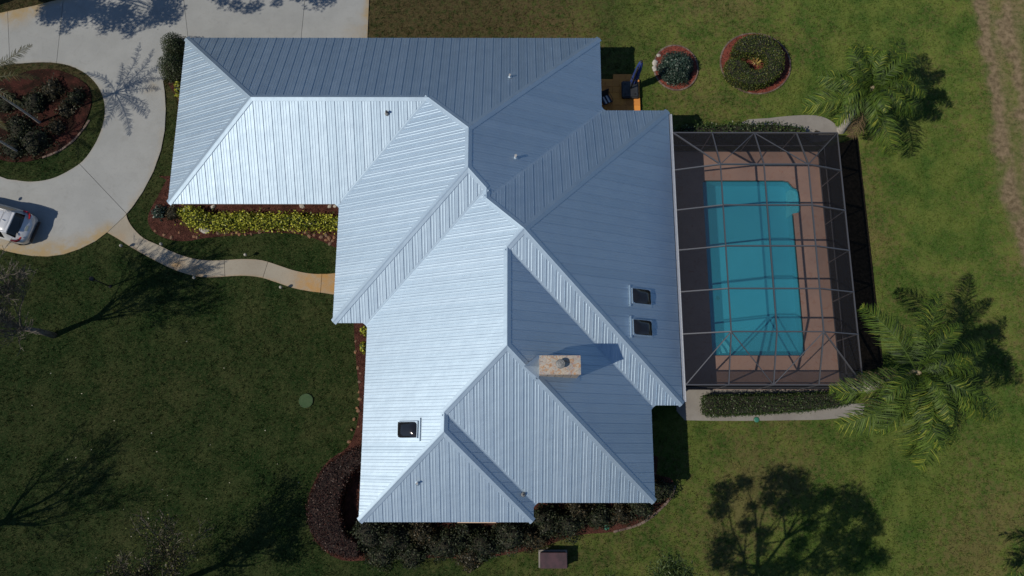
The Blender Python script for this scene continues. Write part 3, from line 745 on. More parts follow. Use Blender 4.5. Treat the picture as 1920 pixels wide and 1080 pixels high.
slabs(walk, bm, [(L2((237.5, 402.5), (201.5, 436.5)), 1), (L2((271, 446), (255, 470)), 1), (L2((340, 478), (330, 508)), 1), (L2((421, 486), (422, 520)), 1), (L2((503, 490), (493, 522)), 1), (L2((604, 512), (601, 551)), 1)],
      [rr(640, 530, 1.3, 1.0), rr(585, 535, 1.5, .75), rr(545, 530, .9, .3), rr(610, 520, .9, .9), rr(330, 500, .8, .55), rr(370, 515, .7, .55), rr(225, 445, .6, .3)],
      M_WALKC, [(W_LO, .16, .45), (W_UP, .09, .3)], .3)
plate('joint_filler', [WALK], -.085, -.015, M_GAP, walk)
def flat_structure(name, poly, z, mat, label=None, z0=-.1):
    bm = bmesh.new(); add_poly(bm, [poly], z0, z); o = from_bm(name, bm, mat); tag(o, label, kind='structure'); return o
flat_structure('mulch_or_shade_bed', BED_FRONT, .030, M_MULCH); flat_structure('mulch_or_shade_bed', BED_GABLE, .031, M_MULCH)
flat_structure('mulch_or_shade_bed', BED_LEFT, .030, M_MULCH); flat_structure('mulch_or_shade_bed', BED_ISLAND, .030, M_OLDMULCH)
flat_structure('mulch_or_shade_bed', CIRC1, .030, M_REDMULCH); flat_structure('mulch_or_shade_bed', CIRC2, .030, M_REDMULCH)
flat_structure('mulch_or_shade_bed', CAGE_SHADE, .026, M_CAGESHADE)  # painted shade: dark sheet under the cage's shadow on the lawn
for nm, poly, z in (('concrete_strip', STRIP_N, .033), ('concrete_strip', STRIP_S, .032)):
    o = flat_structure(nm, poly, z, M_STRIP)
# loose mulch chips
ch = []
for poly, dens in ((BED_FRONT, 90), (BED_LEFT, 60), (BED_ISLAND, 25), (CIRC1, 120), (CIRC2, 120), (BED_GABLE, 90)):
    P = np.array(poly); lo, hi = P.min(0), P.max(0); m = int(dens * np.prod(hi - lo)); xx = RNG.uniform(lo[0], hi[0], m); yy = RNG.uniform(lo[1], hi[1], m)
    k_ = inside(poly, xx, yy); ch.append(np.column_stack([xx[k_], yy[k_], RNG.uniform(.035, .065, k_.sum())]))
o = leaves('mulch_chips', np.vstack(ch), .10, M_CHIP, None, np.tile([0, 0, 1.0], (sum(map(len, ch)), 1)), .6, .35); tag(o, 'loose reddish mulch chips scattered over the beds', kind='stuff')
def edging(loop, label, w=.10, h=.07, group=None, n=None, closed=True):
    """a scalloped concrete border: short blocks following the outline"""
    r = empty('bed_edging', (*loop[0], 0)); tag(r, label, 'edging', group)
    base = Vector((*loop[0], 0)); me = None
    pts = loop + [loop[0]] if closed else loop
    for a, b in zip(pts, pts[1:]):
        a3, b3 = Vector((*a, .02)) - base, Vector((*b, .02)) - base; L = (b3 - a3).length
        if L < .03: continue
        if me is None:
            bm = bmesh.new(); add_box(bm, (0, 0, 0), (1, 1, 1)); bmesh.ops.bevel(bm, geom=list(bm.edges), offset=.12, segments=1, affect='EDGES')
            o = from_bm('block', bm, M_EDGE, r); me = o.data
        else: o = link('block', me, r)
        o.location = (a3 + b3) / 2; o.scale = (L * .94, w * random.uniform(.85, 1.15), h * random.uniform(.8, 1.2)); o.rotation_euler = (0, 0, math.atan2(b3.y - a3.y, b3.x - a3.x))
    return r
edging(ell(C1, 1.38, 1.54, 30), 'pale block edging round the small bed with the bluish shrub')
edging(ell(C2, 2.19, 2.08, 44), 'pale block edging round the large bed with the ring-shaped hedge')
edging(smooth_loop(at2([(1265, 910), (1262, 925), (1250, 942), (1232, 960), (1210, 977), (1185, 988), (1150, 997)]), 3, False), 'weathered pale edging curving round the shrubs below the right roof corner', .13, .09, closed=False)
edging(smooth_loop(at2([(168, 225), (158, 240), (140, 262), (125, 274), (110, 284), (80, 296)]), 3, False), 'pale edging along the lower right rim of the driveway island bed', .12, .07, closed=False)

# ------------------------------------------------------------------ house
house = empty('house', (0, 10, 0)); tag(house, 'sprawling single storey house under a silver standing seam metal hip roof', 'house')
HB = Vector((0, 10, 0))
def H(v): return Vector(v) - HB
n = len(HOUSE_FOOT)
for i in range(n):
    a, b = Vector(HOUSE_FOOT[i]), Vector(HOUSE_FOOT[(i + 1) % n]); t = (b - a).normalized(); nn = Vector((t.y, -t.x))
    c_ = (a + b) / 2 + nn * .1; L = (b - a).length
    ang = math.atan2(t.y, t.x)
    o = box('wall', (0, 0, 0), (L - .02, .2, ZE - .16), M_STUCCO, house); o.location = H((c_.x, c_.y, (ZE - .16) / 2 + .005)); o.rotation_euler = (0, 0, ang)
def wall_opening(name, c, w, h, ang, parts):
    """window or door set on a wall face, 2 cm proud"""
    o = box(name, (0, 0, 0), (w, .06, h), M_WHITE, house, .01); o.location = H(c); o.rotation_euler = (0, 0, ang)
    p = box(parts, (0, -.018, 0), (w - .14, .05, h - .14), M_SKYL, o)
    return o
# openings on the sides that a step to the side could show
def on_south(x, ykey, w=1.5, hh=1.3, z=1.45, nm='window'): wall_opening(nm, (x, EV[ykey] + 1.05 - .035, z), w, hh, 0, 'pane')
def on_west(y, xkey, w=1.5, hh=1.3, z=1.45, nm='window'): wall_opening(nm, (EV[xkey] + 1.05 - .035, y, z), w, hh, -PI / 2, 'pane')
def on_east(y, xkey, w=1.5, hh=1.3, z=1.45, nm='window'): wall_opening(nm, (EV[xkey] - 1.05 + .035, y, z), w, hh, PI / 2, 'pane')
for x in (-17, -13.8, -11.6): on_south(x, 'S1')
for y in (4.6, 1.8, -1.2): on_west(y, 'W3')
for y in (12.2, 10.5): on_west(y, 'W2')
on_west(7.9, 'W2', 1.1, 2.1, 1.08, 'front_door')
for y in (15.5, 12.5, 9.5, 6.0): on_east(y, 'E2', 2.4, 2.1, 1.1, 'sliding_door')
on_south(-5.8, 'S3'); on_south(4.6, 'S4')
o = box('window_ledge', (0, 0, 0), (2.0, .20, .12), M_BEIGE, house, .01); q_ = at(894, 981, 2.2); o.location = H((q_.x, EV['S3'] - .02, 2.25))
o2 = box('ledge_bracket', (0, .56, -.1), (1.8, .92, .3), M_STUCCO, o)

roof = None
V = []; F = []
for nm, (dr, ek, pl) in FACES.items():
    ids = [len(V) + i for i in range(len(pl.split()))]; V += [H(R3(p)) for p in pl.split()]; F.append(ids)
roof = mesh('roof', V, F, M_DECKING, house)
bm = bmesh.new()
add_poly(bm, [EAVE_POLY, inset(EAVE_POLY, 1.1)], ZE - .17, ZE - .155)
bmesh.ops.translate(bm, vec=-HB, verts=bm.verts); from_bm('soffit', bm, M_WHITE, roof)
for i in range(14):
    a, b = Vector(EAVE_POLY[i]), Vector(EAVE_POLY[(i + 1) % 14]); t = (b - a).normalized(); nn = Vector((t.y, -t.x))
    c_ = (a + b) / 2 + nn * .015; o = box('fascia', (0, 0, 0), ((b - a).length - .004, .03, .15), M_WHITE, roof); o.location = H((c_.x, c_.y, ZE - .08)); o.rotation_euler = (0, 0, math.atan2(t.y, t.x))

SEAM = 0.492
def plan(dr, e, u, v):
    return {'N': (u, e - v), 'S': (u, e + v), 'E': (e - v, u), 'W': (e + v, u)}[dr]
def uv(dr, e, p):
    x, y = p
    return {'N': (x, e - y), 'S': (x, y - e), 'E': (y, e - x), 'W': (y, x - e)}[dr]
NRM = {'N': Vector((0, PITCH, 1)).normalized(), 'S': Vector((0, -PITCH, 1)).normalized(), 'E': Vector((PITCH, 0, 1)).normalized(), 'W': Vector((-PITCH, 0, 1)).normalized()}
WP = SEAM
PROFILE = [(0.0, .010), (.004, .040), (.030, .040), (.036, .010), (.125, .010), (.142, .018), (.172, .018), (.189, .010), (.278, .010), (.295, .018), (.325, .018), (.342, .010), (WP - .0005, .010)]
panels = []
for nm, (dr, ek, pl) in FACES.items():
    e = EV[ek]; P = [uv(dr, e, RV[p]) for p in pl.split()]; nseg = len(P)
    def span(u):
        vs = []
        for i in range(nseg):
            (u0, v0), (u1, v1) = P[i], P[(i + 1) % nseg]
            if abs(u1 - u0) < 1e-9: continue
            if min(u0, u1) - 1e-9 <= u <= max(u0, u1) + 1e-9: vs.append(v0 + (v1 - v0) * (u - u0) / (u1 - u0))
        if len(vs) < 2: return None
        lo, hi = min(vs), max(vs)
        if lo > .02: lo += .14
        else: lo = -.035
        return lo, hi
    u0, u1 = min(p[0] for p in P), max(p[0] for p in P)
    off = .17 * (0) + {'N1': .1, 'S1': .25, 'S3': .3}.get(nm, .05)
    ub = u0 - off
    knots = sorted({round(p[0], 5) for p in P})
    flip = dr in ('N', 'E')
    while ub < u1:
        us = [(ub + a, hgt_) for a, hgt_ in PROFILE if u0 + .004 <= ub + a <= u1 - .004]
        for kn in knots:
            if us and us[0][0] < kn < us[-1][0]:
                hk = np.interp(kn - ub, [a for a, _ in PROFILE], [b for _, b in PROFILE]); us.append((kn, float(hk)))
        us.sort(); V = []; F = []; area = 0; prev = None
        for u, hgt_ in us:
            s = span(min(max(u, u0 + .001), u1 - .001))
            if s is None or s[1] - s[0] < .015: prev = None; continue
            i0 = len(V)
            for v in s:
                x, y = plan(dr, e, u, v); V.append(H(Vector((x, y, ZE + PITCH * v)) + NRM[dr] * hgt_))
            if prev is not None:
                F.append((prev, i0, i0 + 1, prev + 1)); area += (u - pu) * (s[1] - s[0])
            prev, pu = i0, u
        if F:
            c_ = sum(V, Vector()) / len(V)
            me = bpy.data.meshes.new('roof_panel'); me.from_pydata([tuple(v - c_) for v in V], [], F); me.update()
            if me.polygons[0].normal.z < 0: me.flip_normals()
            panels.append((area, me, c_))
        ub += WP
panels.sort(key=lambda t: -t[0])
for ar, me, c_ in panels[:298]:
    o = link('roof_panel', me, roof, M_ROOF); o.location = c_
bm = bmesh.new()
for ar, me, c_ in panels[298:]:
    k0 = len(bm.verts); bm.from_mesh(me); bm.verts.ensure_lookup_table(); bmesh.ops.translate(bm, vec=c_, verts=bm.verts[k0:])
me = bpy.data.meshes.new('corner_panels'); bm.to_mesh(me); bm.free(); o = link('corner_panels', me, roof, M_ROOF); o['kind'] = 'stuff'
print('panels', len(panels))
EDGES = {}
for nm, (dr, ek, pl) in FACES.items():
    L_ = pl.split()
    for a, b in zip(L_, L_[1:] + L_[:1]): EDGES.setdefault(frozenset((a, b)), []).append(nm)
def side_vec(p, q_, nm):
    n_ = NRM[FACES[nm][0]]; t = (q_ - p).normalized(); s = n_.cross(t).normalized()
    pl = [RV[x] for x in FACES[nm][2].split()]; m = (p + q_) / 2 + s * .05
    return s if inside(pl, np.array([m.x]), np.array([m.y]))[0] else -s
for ed, fs in EDGES.items():
    if len(fs) != 2: continue
    a, b = sorted(ed); p, q_ = R3(a), R3(b)
    if p.z > q_.z: p, q_ = q_, p; a, b = b, a
    s0, s1 = side_vec(p, q_, fs[0]), side_vec(p, q_, fs[1]); n0, n1 = NRM[FACES[fs[0]][0]], NRM[FACES[fs[1]][0]]
    ridge = abs(p.z - q_.z) < .01
    valley = (not ridge) and (s0 + s1).z > 0
    t = (q_ - p).normalized()
    if valley:
        w = .20; pp = p - t * .22; V = []
        for x in (pp, q_):
            V += [x + s0 * w + n0 * .006, x + s0 * .02 + n0 * .008, x + Vector((0, 0, .022)), x + s1 * .02 + n1 * .008, x + s1 * w + n1 * .006]
        F = [(i, i + 1, i + 6, i + 5) for i in range(4)]
        nm = 'valley_flashing'
    else:
        w = .185; V = []
        for x in (p, q_):
            V += [x + s0 * w + n0 * .012, x + s0 * w + n0 * .046, x + s0 * .03 + n0 * .052, x + Vector((0, 0, .064)), x + s1 * .03 + n1 * .052, x + s1 * w + n1 * .046, x + s1 * w + n1 * .012]
        F = [(i, i + 1, i + 8, i + 7) for i in range(6)] + [tuple(range(7)), tuple(range(13, 6, -1))]
        nm = 'ridge_cap' if ridge else 'hip_cap'; w = .185
    bm = bmesh.new(); vs = [bm.verts.new(H(v)) for v in V]
    for f in F: bm.faces.new([vs[i] for i in f])
    bmesh.ops.recalc_face_normals(bm, faces=bm.faces)
    if sum(f.normal.z for f in bm.faces) < 0: bmesh.ops.reverse_faces(bm, faces=bm.faces)
    me = bpy.data.meshes.new(nm); bm.to_mesh(me); bm.free(); link(nm, me, roof, M_CAP)

def roof_frame(px, py, face):
    """point on a roof face seen at a pixel, and axes (along eave, up slope, normal)"""
    dr, ek, _ = FACES[face]; e = EV[ek]; z = 3.5
    for _ in range(40):
        P_ = at(px, py, z); z = ZE + PITCH * uv(dr, e, (P_.x, P_.y))[1]
    P_.z = z; n_ = NRM[dr]
    along = Vector((1, 0, 0)) if dr in 'NS' else Vector((0, 1, 0)); upv = n_.cross(along)
    if upv.z < 0: along = -along; upv = n_.cross(along)
    M = Matrix(((along.x, upv.x, n_.x, 0), (along.y, upv.y, n_.y, 0), (along.z, upv.z, n_.z, 0), (0, 0, 0, 1)))
    return P_, M
# skylights: curb frame, domed acrylic glazing, flashing with a wider upslope saddle
def skylight(px, py, face, label, w=.84, l=1.22):
    P_, M = roof_frame(px, py, face)
    r = empty('skylight'); r.parent = house; r.matrix_local = Matrix.Translation(H(P_ + M.to_3x3() @ Vector((0, 0, .012)))) @ M; r['label'] = label
    bm = bmesh.new()
    for sx, sy, cx_, cy_ in ((w, .06, 0, l / 2 - .03), (w, .06, 0, -l / 2 + .03), (.06, l - .12, w / 2 - .03, 0), (.06, l - .12, -w / 2 + .03, 0)): add_box(bm, (cx_, cy_, .08), (sx, sy, .16))
    from_bm('curb_frame', bm, M_CAP, r)
    bm = bmesh.new(); a, b = w / 2 - .02, l / 2 - .02; grid = []
    for j in range(9):
        row = []
        for i in range(7):
            u, v = i / 6 * 2 - 1, j / 8 * 2 - 1; hgt_ = .155 + .13 * (min(1 - abs(u), .55) / .55) ** .6 * (min(1 - abs(v), .45) / .45) ** .6
            row.append(bm.verts.new((u * a, v * b, hgt_)))
        grid.append(row)
    for j in range(8):
        for i in range(6): bm.faces.new((grid[j][i], grid[j][i + 1], grid[j + 1][i + 1], grid[j + 1][i]))
    from_bm('dome', bm, M_SKYL, r, True)
    bm = bmesh.new(); add_box(bm, (0, 0, .020), (w + .22, l + .26, .016)); from_bm('flashing', bm, M_CAP, r)
    bm = bmesh.new(); add_box(bm, (0, l / 2 + .07, .055), (w + .30, .07, .06)); from_bm('saddle', bm, M_CAP, r)
skylight(1200, 557, 'E2', 'upper of the two skylights on the slope beside the pool')
skylight(1202, 615, 'E2', 'lower of the two skylights on the slope beside the pool')
skylight(767, 806, 'W3', 'single skylight on the bright front slope')
def vent(px, py, face, hgt_, mat, rad=.045):
    P_, M = roof_frame(px, py, face); r = empty('vent_pipe', H(P_)); r.parent = house
    tube('pipe', [(0, 0, -.05), (0, 0, hgt_)], [rad, rad], mat, r, 10); o = lathe('boot', [(.13, .03), (.10, .05), (rad + .015, .12), (rad, .13)], M_LEAD if mat is M_DARKPIPE else M_CAP, r, 12)
    n_ = M.to_3x3() @ Vector((0, 0, 1)); o.rotation_euler = Vector((0, 0, 1)).rotation_difference(n_).to_euler()
    lathe('rim', [(rad + .012, hgt_ - .02), (rad + .012, hgt_ + .01), (rad * .7, hgt_ + .012), (rad * .7, hgt_ - .03)], mat, r, 10)
vent(956, 145, 'N1', .30, M_PIPE); vent(967, 296, 'E1', .34, M_PIPE, .06); vent(726, 213, 'S1', .26, M_DARKPIPE, .055); vent(783, 906, 'S3', .28, M_PIPE); vent(981, 927, 'E4', .20, M_DARKPIPE, .04)

# chimney
tl, tr_, br, bl = (at(px, py, 6.8) for px, py in ((1011.5, 667), (1088, 666.5), (1089, 701), (1012.5, 702)))
cx0, cx1, cy0, cy1 = (tl.x + bl.x) / 2, (tr_.x + br.x) / 2, (bl.y + br.y) / 2, (tl.y + tr_.y) / 2
CC = Vector(((cx0 + cx1) / 2, (cy0 + cy1) / 2, 4.2)); cw, cd = cx1 - cx0, cy1 - cy0
chim = box('chimney', (0, 0, 0), (cw - .10, cd - .10, 2.5), M_GAP, house); chim.location = H(CC + Vector((0, 0, 1.25)))
cb = None
def clad(x, y, w, ang):
    global cb
    if cb is None:
        bm = bmesh.new(); add_box(bm, (0, 0, 0), (1, 1, 1)); o = from_bm('cladding_panel', bm, M_CLAD, chim); cb = o.data
    else: o = link('cladding_panel', cb, chim)
    o.location = (x, y, -.03); o.scale = (w, .05, 2.44); o.rotation_euler = (0, 0, ang)
k5 = 5; pw = (cw - .0) / k5
for i in range(k5):
    x = -cw / 2 + pw * (i + .5)
    clad(x, -cd / 2 + .022, pw - .035, 0); clad(x, cd / 2 - .022, pw - .035, 0)
pw2 = (cd - .1) / 2
for i in range(2):
    y = -(cd - .1) / 2 + pw2 * (i + .5)
    clad(-cw / 2 + .022, y, pw2 - .03, PI / 2); clad(cw / 2 - .022, y, pw2 - .03, PI / 2)
bm = bmesh.new(); gnx, gny = 16, 8; gr = []
for j in range(gny + 1):
    for i in range(gnx + 1):
        u, v = i / gnx * 2 - 1, j / gny * 2 - 1
        gr.append(bm.verts.new((u * (cw / 2 + .015), v * (cd / 2 + .015), 1.31 + .05 * (1 - max(abs(u), abs(v))) + random.uniform(-.008, .008))))
for j in range(gny):
    for i in range(gnx): k_ = j * (gnx + 1) + i; bm.faces.new((gr[k_], gr[k_ + 1], gr[k_ + gnx + 2], gr[k_ + gnx + 1]))
ex = bmesh.ops.extrude_edge_only(bm, edges=[e for e in bm.edges if e.is_boundary])
for v in ex['geom']:
    if isinstance(v, bmesh.types.BMVert): v.co.z = 1.19
from_bm('mortar_crown', bm, M_CROWN, chim)
fx, fy = at(1051, 682, 7.1).x - CC.x, at(1051, 682, 7.1).y - CC.y
fl = lathe('flue', [(.19, 1.30), (.19, 1.55), (.17, 1.56)], M_LEAD, chim, 20, (fx, fy, 0))
lathe('flue_cap', [(.05, 1.58), (.215, 1.58), (.228, 1.60), (.222, 1.63), (.20, 1.645), (.19, 1.635), (.12, 1.655), (.11, 1.648), (.02, 1.665)], M_LEAD, fl, 24, (fx, fy, 0))
# flashing skirt and upslope cricket
zb = lambda x: ZE + PITCH * (EV['E3'] - x)
V = []; m = .16
for (x, y) in ((cx0 - .75, CC.y), (cx0, cy0 - m), (cx0, cy1 + m)): V.append(H((x, y, zb(x) + .05)))
V.append(H((cx0 + .02, CC.y, zb(cx0) + .24)))
mesh('cricket_flashing', V, [(0, 1, 3), (0, 3, 2)], M_CAP, chim).matrix_parent_inverse = Matrix.Translation(-chim.location)
V = [H((x, y, zb(x) + .045)) for x, y in ((cx0 - m, cy0 - m), (cx1 + m, cy0 - m), (cx1 + m, cy1 + m), (cx0 - m, cy1 + m), (cx0, cy0), (cx1, cy0), (cx1, cy1), (cx0, cy1))]
mesh('base_flashing', V, [(0, 1, 5, 4), (1, 2, 6, 5), (2, 3, 7, 6), (3, 0, 4, 7)], M_CAP, chim).matrix_parent_inverse = Matrix.Translation(-chim.location)

# ------------------------------------------------------------------ swimming pool and its deck
_a = at(1318, 340); _b = at(1330, 668)
px0, py1, py0 = 11.50, at(1400, 339).y, at(1400, 667).y
pe = lambda x, y: (at(x, y).x, at(x, y).y)
POOL = [(px0 + .12, py1), (at(1468, 338).x, py1), pe(1478, 341), pe(1484, 348), pe(1488, 352), pe(1494, 354), pe(1498, 360), pe(1500, 372), pe(1501, 392), pe(1498, 399), (at(1486, 401).x, at(1486, 401).y), (at(1487, 404).x, at(1487, 404).y)]
pxe = POOL[-1][0]
POOL += [(pxe, py0 + .18), (pxe - .12, py0), (px0 + .10, py0), (px0, py0 + .10), (px0, py1 - .12)]
deck = empty('pool_deck'); tag(deck, 'salmon coloured coated deck surrounding the pool', kind='structure')
plate('deck_slab', [DECK, POOL[::-1]], -.20, .05, M_DECK, deck)
pool = empty('swimming_pool', (14.4, 10.6, 0)); tag(pool, 'turquoise swimming pool with a shallow bump-out under the screen cage', 'swimming pool')
PB = Vector((14.4, 10.6, 0)); lp = [(x - PB.x, y - PB.y) for x, y in POOL]
def ring_wall(name, loop, z0, z1, mat, parent, grow=0.0):
    V = [(x, y, z) for z in (z1, z0) for x, y in loop]; n = len(loop)
    return mesh(name, V, [(i, (i + 1) % n, n + (i + 1) % n, n + i) for i in range(n)], mat, parent)
ring_wall('pool_wall', lp, -.95, -.20, M_PLASTER, pool)
ring_wall('waterline_tile', lp, -.20, .042, M_TILE, pool)
bm = bmesh.new(); add_poly(bm, [lp], -1.1, -.95); from_bm('pool_floor', bm, M_PLASTER, pool)
sh = [(x - PB.x, y - PB.y) for x, y in [pe(1484, 352), pe(1494, 354.5), pe(1498, 361), pe(1499.5, 372), pe(1500.5, 391), pe(1497, 398.5), pe(1485, 400.5)]]
bm = bmesh.new(); add_poly(bm, [sh], -.94, -.34); from_bm('shallow_bench', bm, M_SHELF, pool)
for rad, z in ((1.35, -.70), (.95, -.50), (.55, -.30)):
    arc = [(px0 + .01 - PB.x, py0 + .01 - PB.y)] + [(px0 + .01 - PB.x + rad * math.cos(a), py0 + .01 - PB.y + rad * math.sin(a)) for a in [PI / 2 * i / 10 for i in range(11)]]
    bm = bmesh.new(); add_poly(bm, [arc], -.94, z); from_bm('corner_step', bm, M_SHELF, pool)
tris = tessellate_polygon([[Vector((x, y, 0)) for x, y in lp]])
wt = mesh('water', [(x, y, -.07) for x, y in lp], [tuple(t) for t in tris], M_WATER, pool)
if sum(f.normal.z for f in wt.data.polygons) < 0: wt.data.flip_normals()
lathe('return_fitting', [(.13, -.95), (.12, -1.43), (.03, -.92)], M_TILE, pool, 14, (at(1342, 562, -1.4).x - PB.x, at(1342, 562, -1.4).y - PB.y, 0))

# ------------------------------------------------------------------ screen cage over the pool
xW, xE, yS, yN, ZW, ZT = 9.24, 18.66, 3.40, 17.80, 2.74, 3.68
xa = (at(1350, 307, ZT).x + at(1372, 623, ZT).x) / 2; xm = (at(1432, 306, ZT).x + at(1457, 623, ZT).x) / 2; xb = (at(1515, 306, ZT).x + at(1545, 623, ZT).x) / 2
ROWS = [at(px, py, ZW).y for px, py in ((1578, 320), (1588, 395), (1595, 470), (1602, 548), (1610, 627))]
NX = [at(px, 249, ZW).x for px in (1335, 1414, 1493)]; SX = [at(px, 719, ZW).x for px in (1366, 1450, 1535)]
cage = empty('pool_enclosure', ((xW + xE) / 2, (yS + yN) / 2, .05)); tag(cage, 'screened pool cage with a hipped aluminium frame beside the house', 'pool cage')
CB = Vector(cage.location)
def cbar(name, p, q_, w=.06, h_=.12): return bar(name, Vector(p) - CB, Vector(q_) - CB, w, h_, M_BEAM, cage)
ft = [xa, xm, xb]
for y in ROWS:
    bm = bmesh.new()
    for p, q_ in (((xW, y, ZW + .04), (xa, y, ZT)), ((xa, y, ZT), (xb, y, ZT)), ((xb, y, ZT), (xE, y, ZW))): add_bar(bm, Vector(p) - CB, Vector(q_) - CB, .06, .13)
    from_bm('rafter', bm, M_BEAM, cage)
    cbar('post', (xE, y, .05), (xE, y, ZW - .06), .06, .06)
for i, x in enumerate(ft):
    for y0, y1 in zip(ROWS, ROWS[1:]): cbar('purlin', (x, y0 - .03, ZT), (x, y1 + .03, ZT), .055, .10)
    cbar('end_rafter', (x, ROWS[0], ZT), (NX[i], yN, ZW), .055, .11); cbar('end_rafter', (x, ROWS[-1], ZT), (SX[i], yS, ZW), .055, .11)
    cbar('post', (NX[i], yN, .05), (NX[i], yN, ZW - .06), .06, .06); cbar('post', (SX[i], yS, .05), (SX[i], yS, ZW - .06), .06, .06)
for y in (yS, yN):
    cbar('eave_beam', (xW, y, ZW), (xE, y, ZW), .06, .08); cbar('chair_rail', (xW, y, .95), (xE - .03, y, .95), .05, .05); cbar('sill_rail', (xW, y, .09), (xE, y, .09), .06, .06)
    cbar('corner_post', (xE, y, .05), (xE, y, ZW - .05), .08, .08)
cbar('eave_beam', (xE, yS + .04, ZW), (xE, yN - .04, ZW), .06, .08); cbar('chair_rail', (xE, yS + .04, .95), (xE, yN - .04, .95), .05, .05); cbar('sill_rail', (xE, yS + .04, .09), (xE, yN - .04, .09), .06, .06)
for y, yr, xs in ((yN, ROWS[0], NX), (yS, ROWS[-1], SX)):
    cbar('hip_beam', (xW, y, ZW), (xa, yr, ZT), .055, .11); cbar('hip_beam', (xE, y, ZW), (xb, yr, ZT), .055, .11)
    cbar('brace', (xs[1], y, ZW), (xa, yr, ZT), .04, .06); cbar('brace', (xs[1], y, ZW), (xb, yr, ZT), .04, .06)
bm = bmesh.new(); gx0 = 9.14
add_box(bm, Vector((gx0, (2.5 + 18.95) / 2, 2.70)) - CB, (.14, 18.95 - 2.5, .10)); add_box(bm, Vector((gx0 + .07, (2.5 + 18.95) / 2, 2.76)) - CB, (.03, 18.95 - 2.5, .03)); from_bm('gutter', bm, M_ALU, cage)
def screen(*pts):
    P = [Vector(p) - CB for p in pts]; mesh('screen_panel', P, [tuple(range(len(P)))], M_SCREEN, cage)
for y0, y1 in zip(ROWS, ROWS[1:]):
    screen((xW, y0, ZW), (xa, y0, ZT), (xa, y1, ZT), (xW, y1, ZW)); screen((xb, y0, ZT), (xE, y0, ZW), (xE, y1, ZW), (xb, y1, ZT))
    for x0, x1 in ((xa, xm), (xm, xb)): screen((x0, y0, ZT), (x1, y0, ZT), (x1, y1, ZT), (x0, y1, ZT))
    screen((xE, y0, .1), (xE, y0, ZW), (xE, y1, ZW), (xE, y1, .1))
for y, yr, xs in ((yN, ROWS[0], NX), (yS, ROWS[-1], SX)):
    screen((xW, y, ZW), (xa, yr, ZT), (xW, yr, ZW)); screen((xE, y, ZW), (xE, yr, ZW), (xb, yr, ZT))
    screen((xW, y, ZW), (xs[0], y, ZW), (xa, yr, ZT)); screen((xs[0], y, ZW), (xs[1], y, ZW), (xa, yr, ZT)); screen((xa, yr, ZT), (xs[1], y, ZW), (xm, yr, ZT))
    screen((xm, yr, ZT), (xs[1], y, ZW), (xb, yr, ZT)); screen((xs[1], y, ZW), (xs[2], y, ZW), (xb, yr, ZT)); screen((xs[2], y, ZW), (xE, y, ZW), (xb, yr, ZT))
    for x0, x1 in zip([xW] + xs, xs + [xE]): screen((x0, y, .1), (x0, y, ZW), (x1, y, ZW), (x1, y, .1))
    screen((xE, y, .1), (xE, y, ZW), (xE, yr, ZW), (xE, yr, .1))

# ------------------------------------------------------------------ side patio, parasol, chair
bm = bmesh.new(); add_poly(bm, [PATIO], -.1, .155); patio = from_bm('patio', bm, M_PATIO); tag(patio, kind='structure')
xs_ = [p[0] for p in PATIO]; ys_ = [p[1] for p in PATIO]; pv = None
nxp, nyp = int((max(xs_) - min(xs_)) / .42) + 1, int((max(ys_) - min(ys_)) / .42) + 1
PA = np.array(PATIO)
for i in range(nxp):
    for j in range(nyp):
        x = max(xs_) - .42 * (i + .5) - .01; y = max(ys_) - .42 * (j + .5)
        if not all(inside(PATIO, np.array([x + dx]), np.array([y + dy]))[0] for dx in (-.14, .14) for dy in (-.14, .14)): continue
        if pv is None:
            bm = bmesh.new(); add_box(bm, (0, 0, 0), (.41, .41, .04)); bmesh.ops.bevel(bm, geom=list(bm.edges), offset=.006, segments=1, affect='EDGES'); o = from_bm('paver', bm, M_PATIO, patio); pv = o.data
        else: o = link('paver', pv, patio)
        o.location = (x, y, .155 + random.uniform(0, .006))
M_BLUE = simple('blue_canvas', (0.012, 0.030, 0.14), (0.018, 0.042, 0.18), 4, .8)
M_BLACKP = simple('black_plastic', (0.022, 0.024, 0.027), (0.035, 0.037, 0.04), 3, .45)
M_DKMETAL = simple('dark_metal', (0.03, 0.03, 0.032), None, rough=.4, metal=.5)
q_ = at(1181.5, 167, .42)
um = empty('cantilever_umbrella', (q_.x, q_.y, .175)); tag(um, 'folded blue cantilever parasol on a black base at the patio edge', 'umbrella')
box('base_tank', (0, 0, .125), (1.02, 1.12, .25), M_BLACKP, um, .06)
for sx in (-1, 1):
    for sy in (-1, 1): lathe('filler_cap', [(.06, .25), (.06, .27), (.02, .275)], M_DKMETAL, um, 12, (sx * .3, sy * .34, 0))
tube('mast', [(.05, .05, .2), (.05, .05, 2.75)], [.045, .045], M_DKMETAL, um, 10); tube('boom', [(.05, .05, 1.5), (.16, .16, 2.2), (.22, .28, 2.95)], [.03, .03, .03], M_DKMETAL, um, 8)
bm = bmesh.new(); rings = []
for i in range(15):
    t = i / 14; z = .75 + 2.2 * t; r_ = .13 * (1 - t) ** .35 + .055; cx_, cy_ = .14 + .10 * t, .22 + .10 * t
    rings.append([bm.verts.new((cx_ + r_ * (1 + .28 * math.cos(8 * a + t * 1.5)) * math.cos(a), cy_ + r_ * (1 + .28 * math.cos(8 * a + t * 1.5)) * math.sin(a), z)) for a in [2 * PI * k_ / 40 for k_ in range(40)]])
for a, b in zip(rings, rings[1:]):
    for k_ in range(40): bm.faces.new((a[k_], a[(k_ + 1) % 40], b[(k_ + 1) % 40], b[k_]))
bm.faces.new(rings[-1]); bm.faces.new(rings[0][::-1]); from_bm('folded_canopy', bm, M_BLUE, um, True)
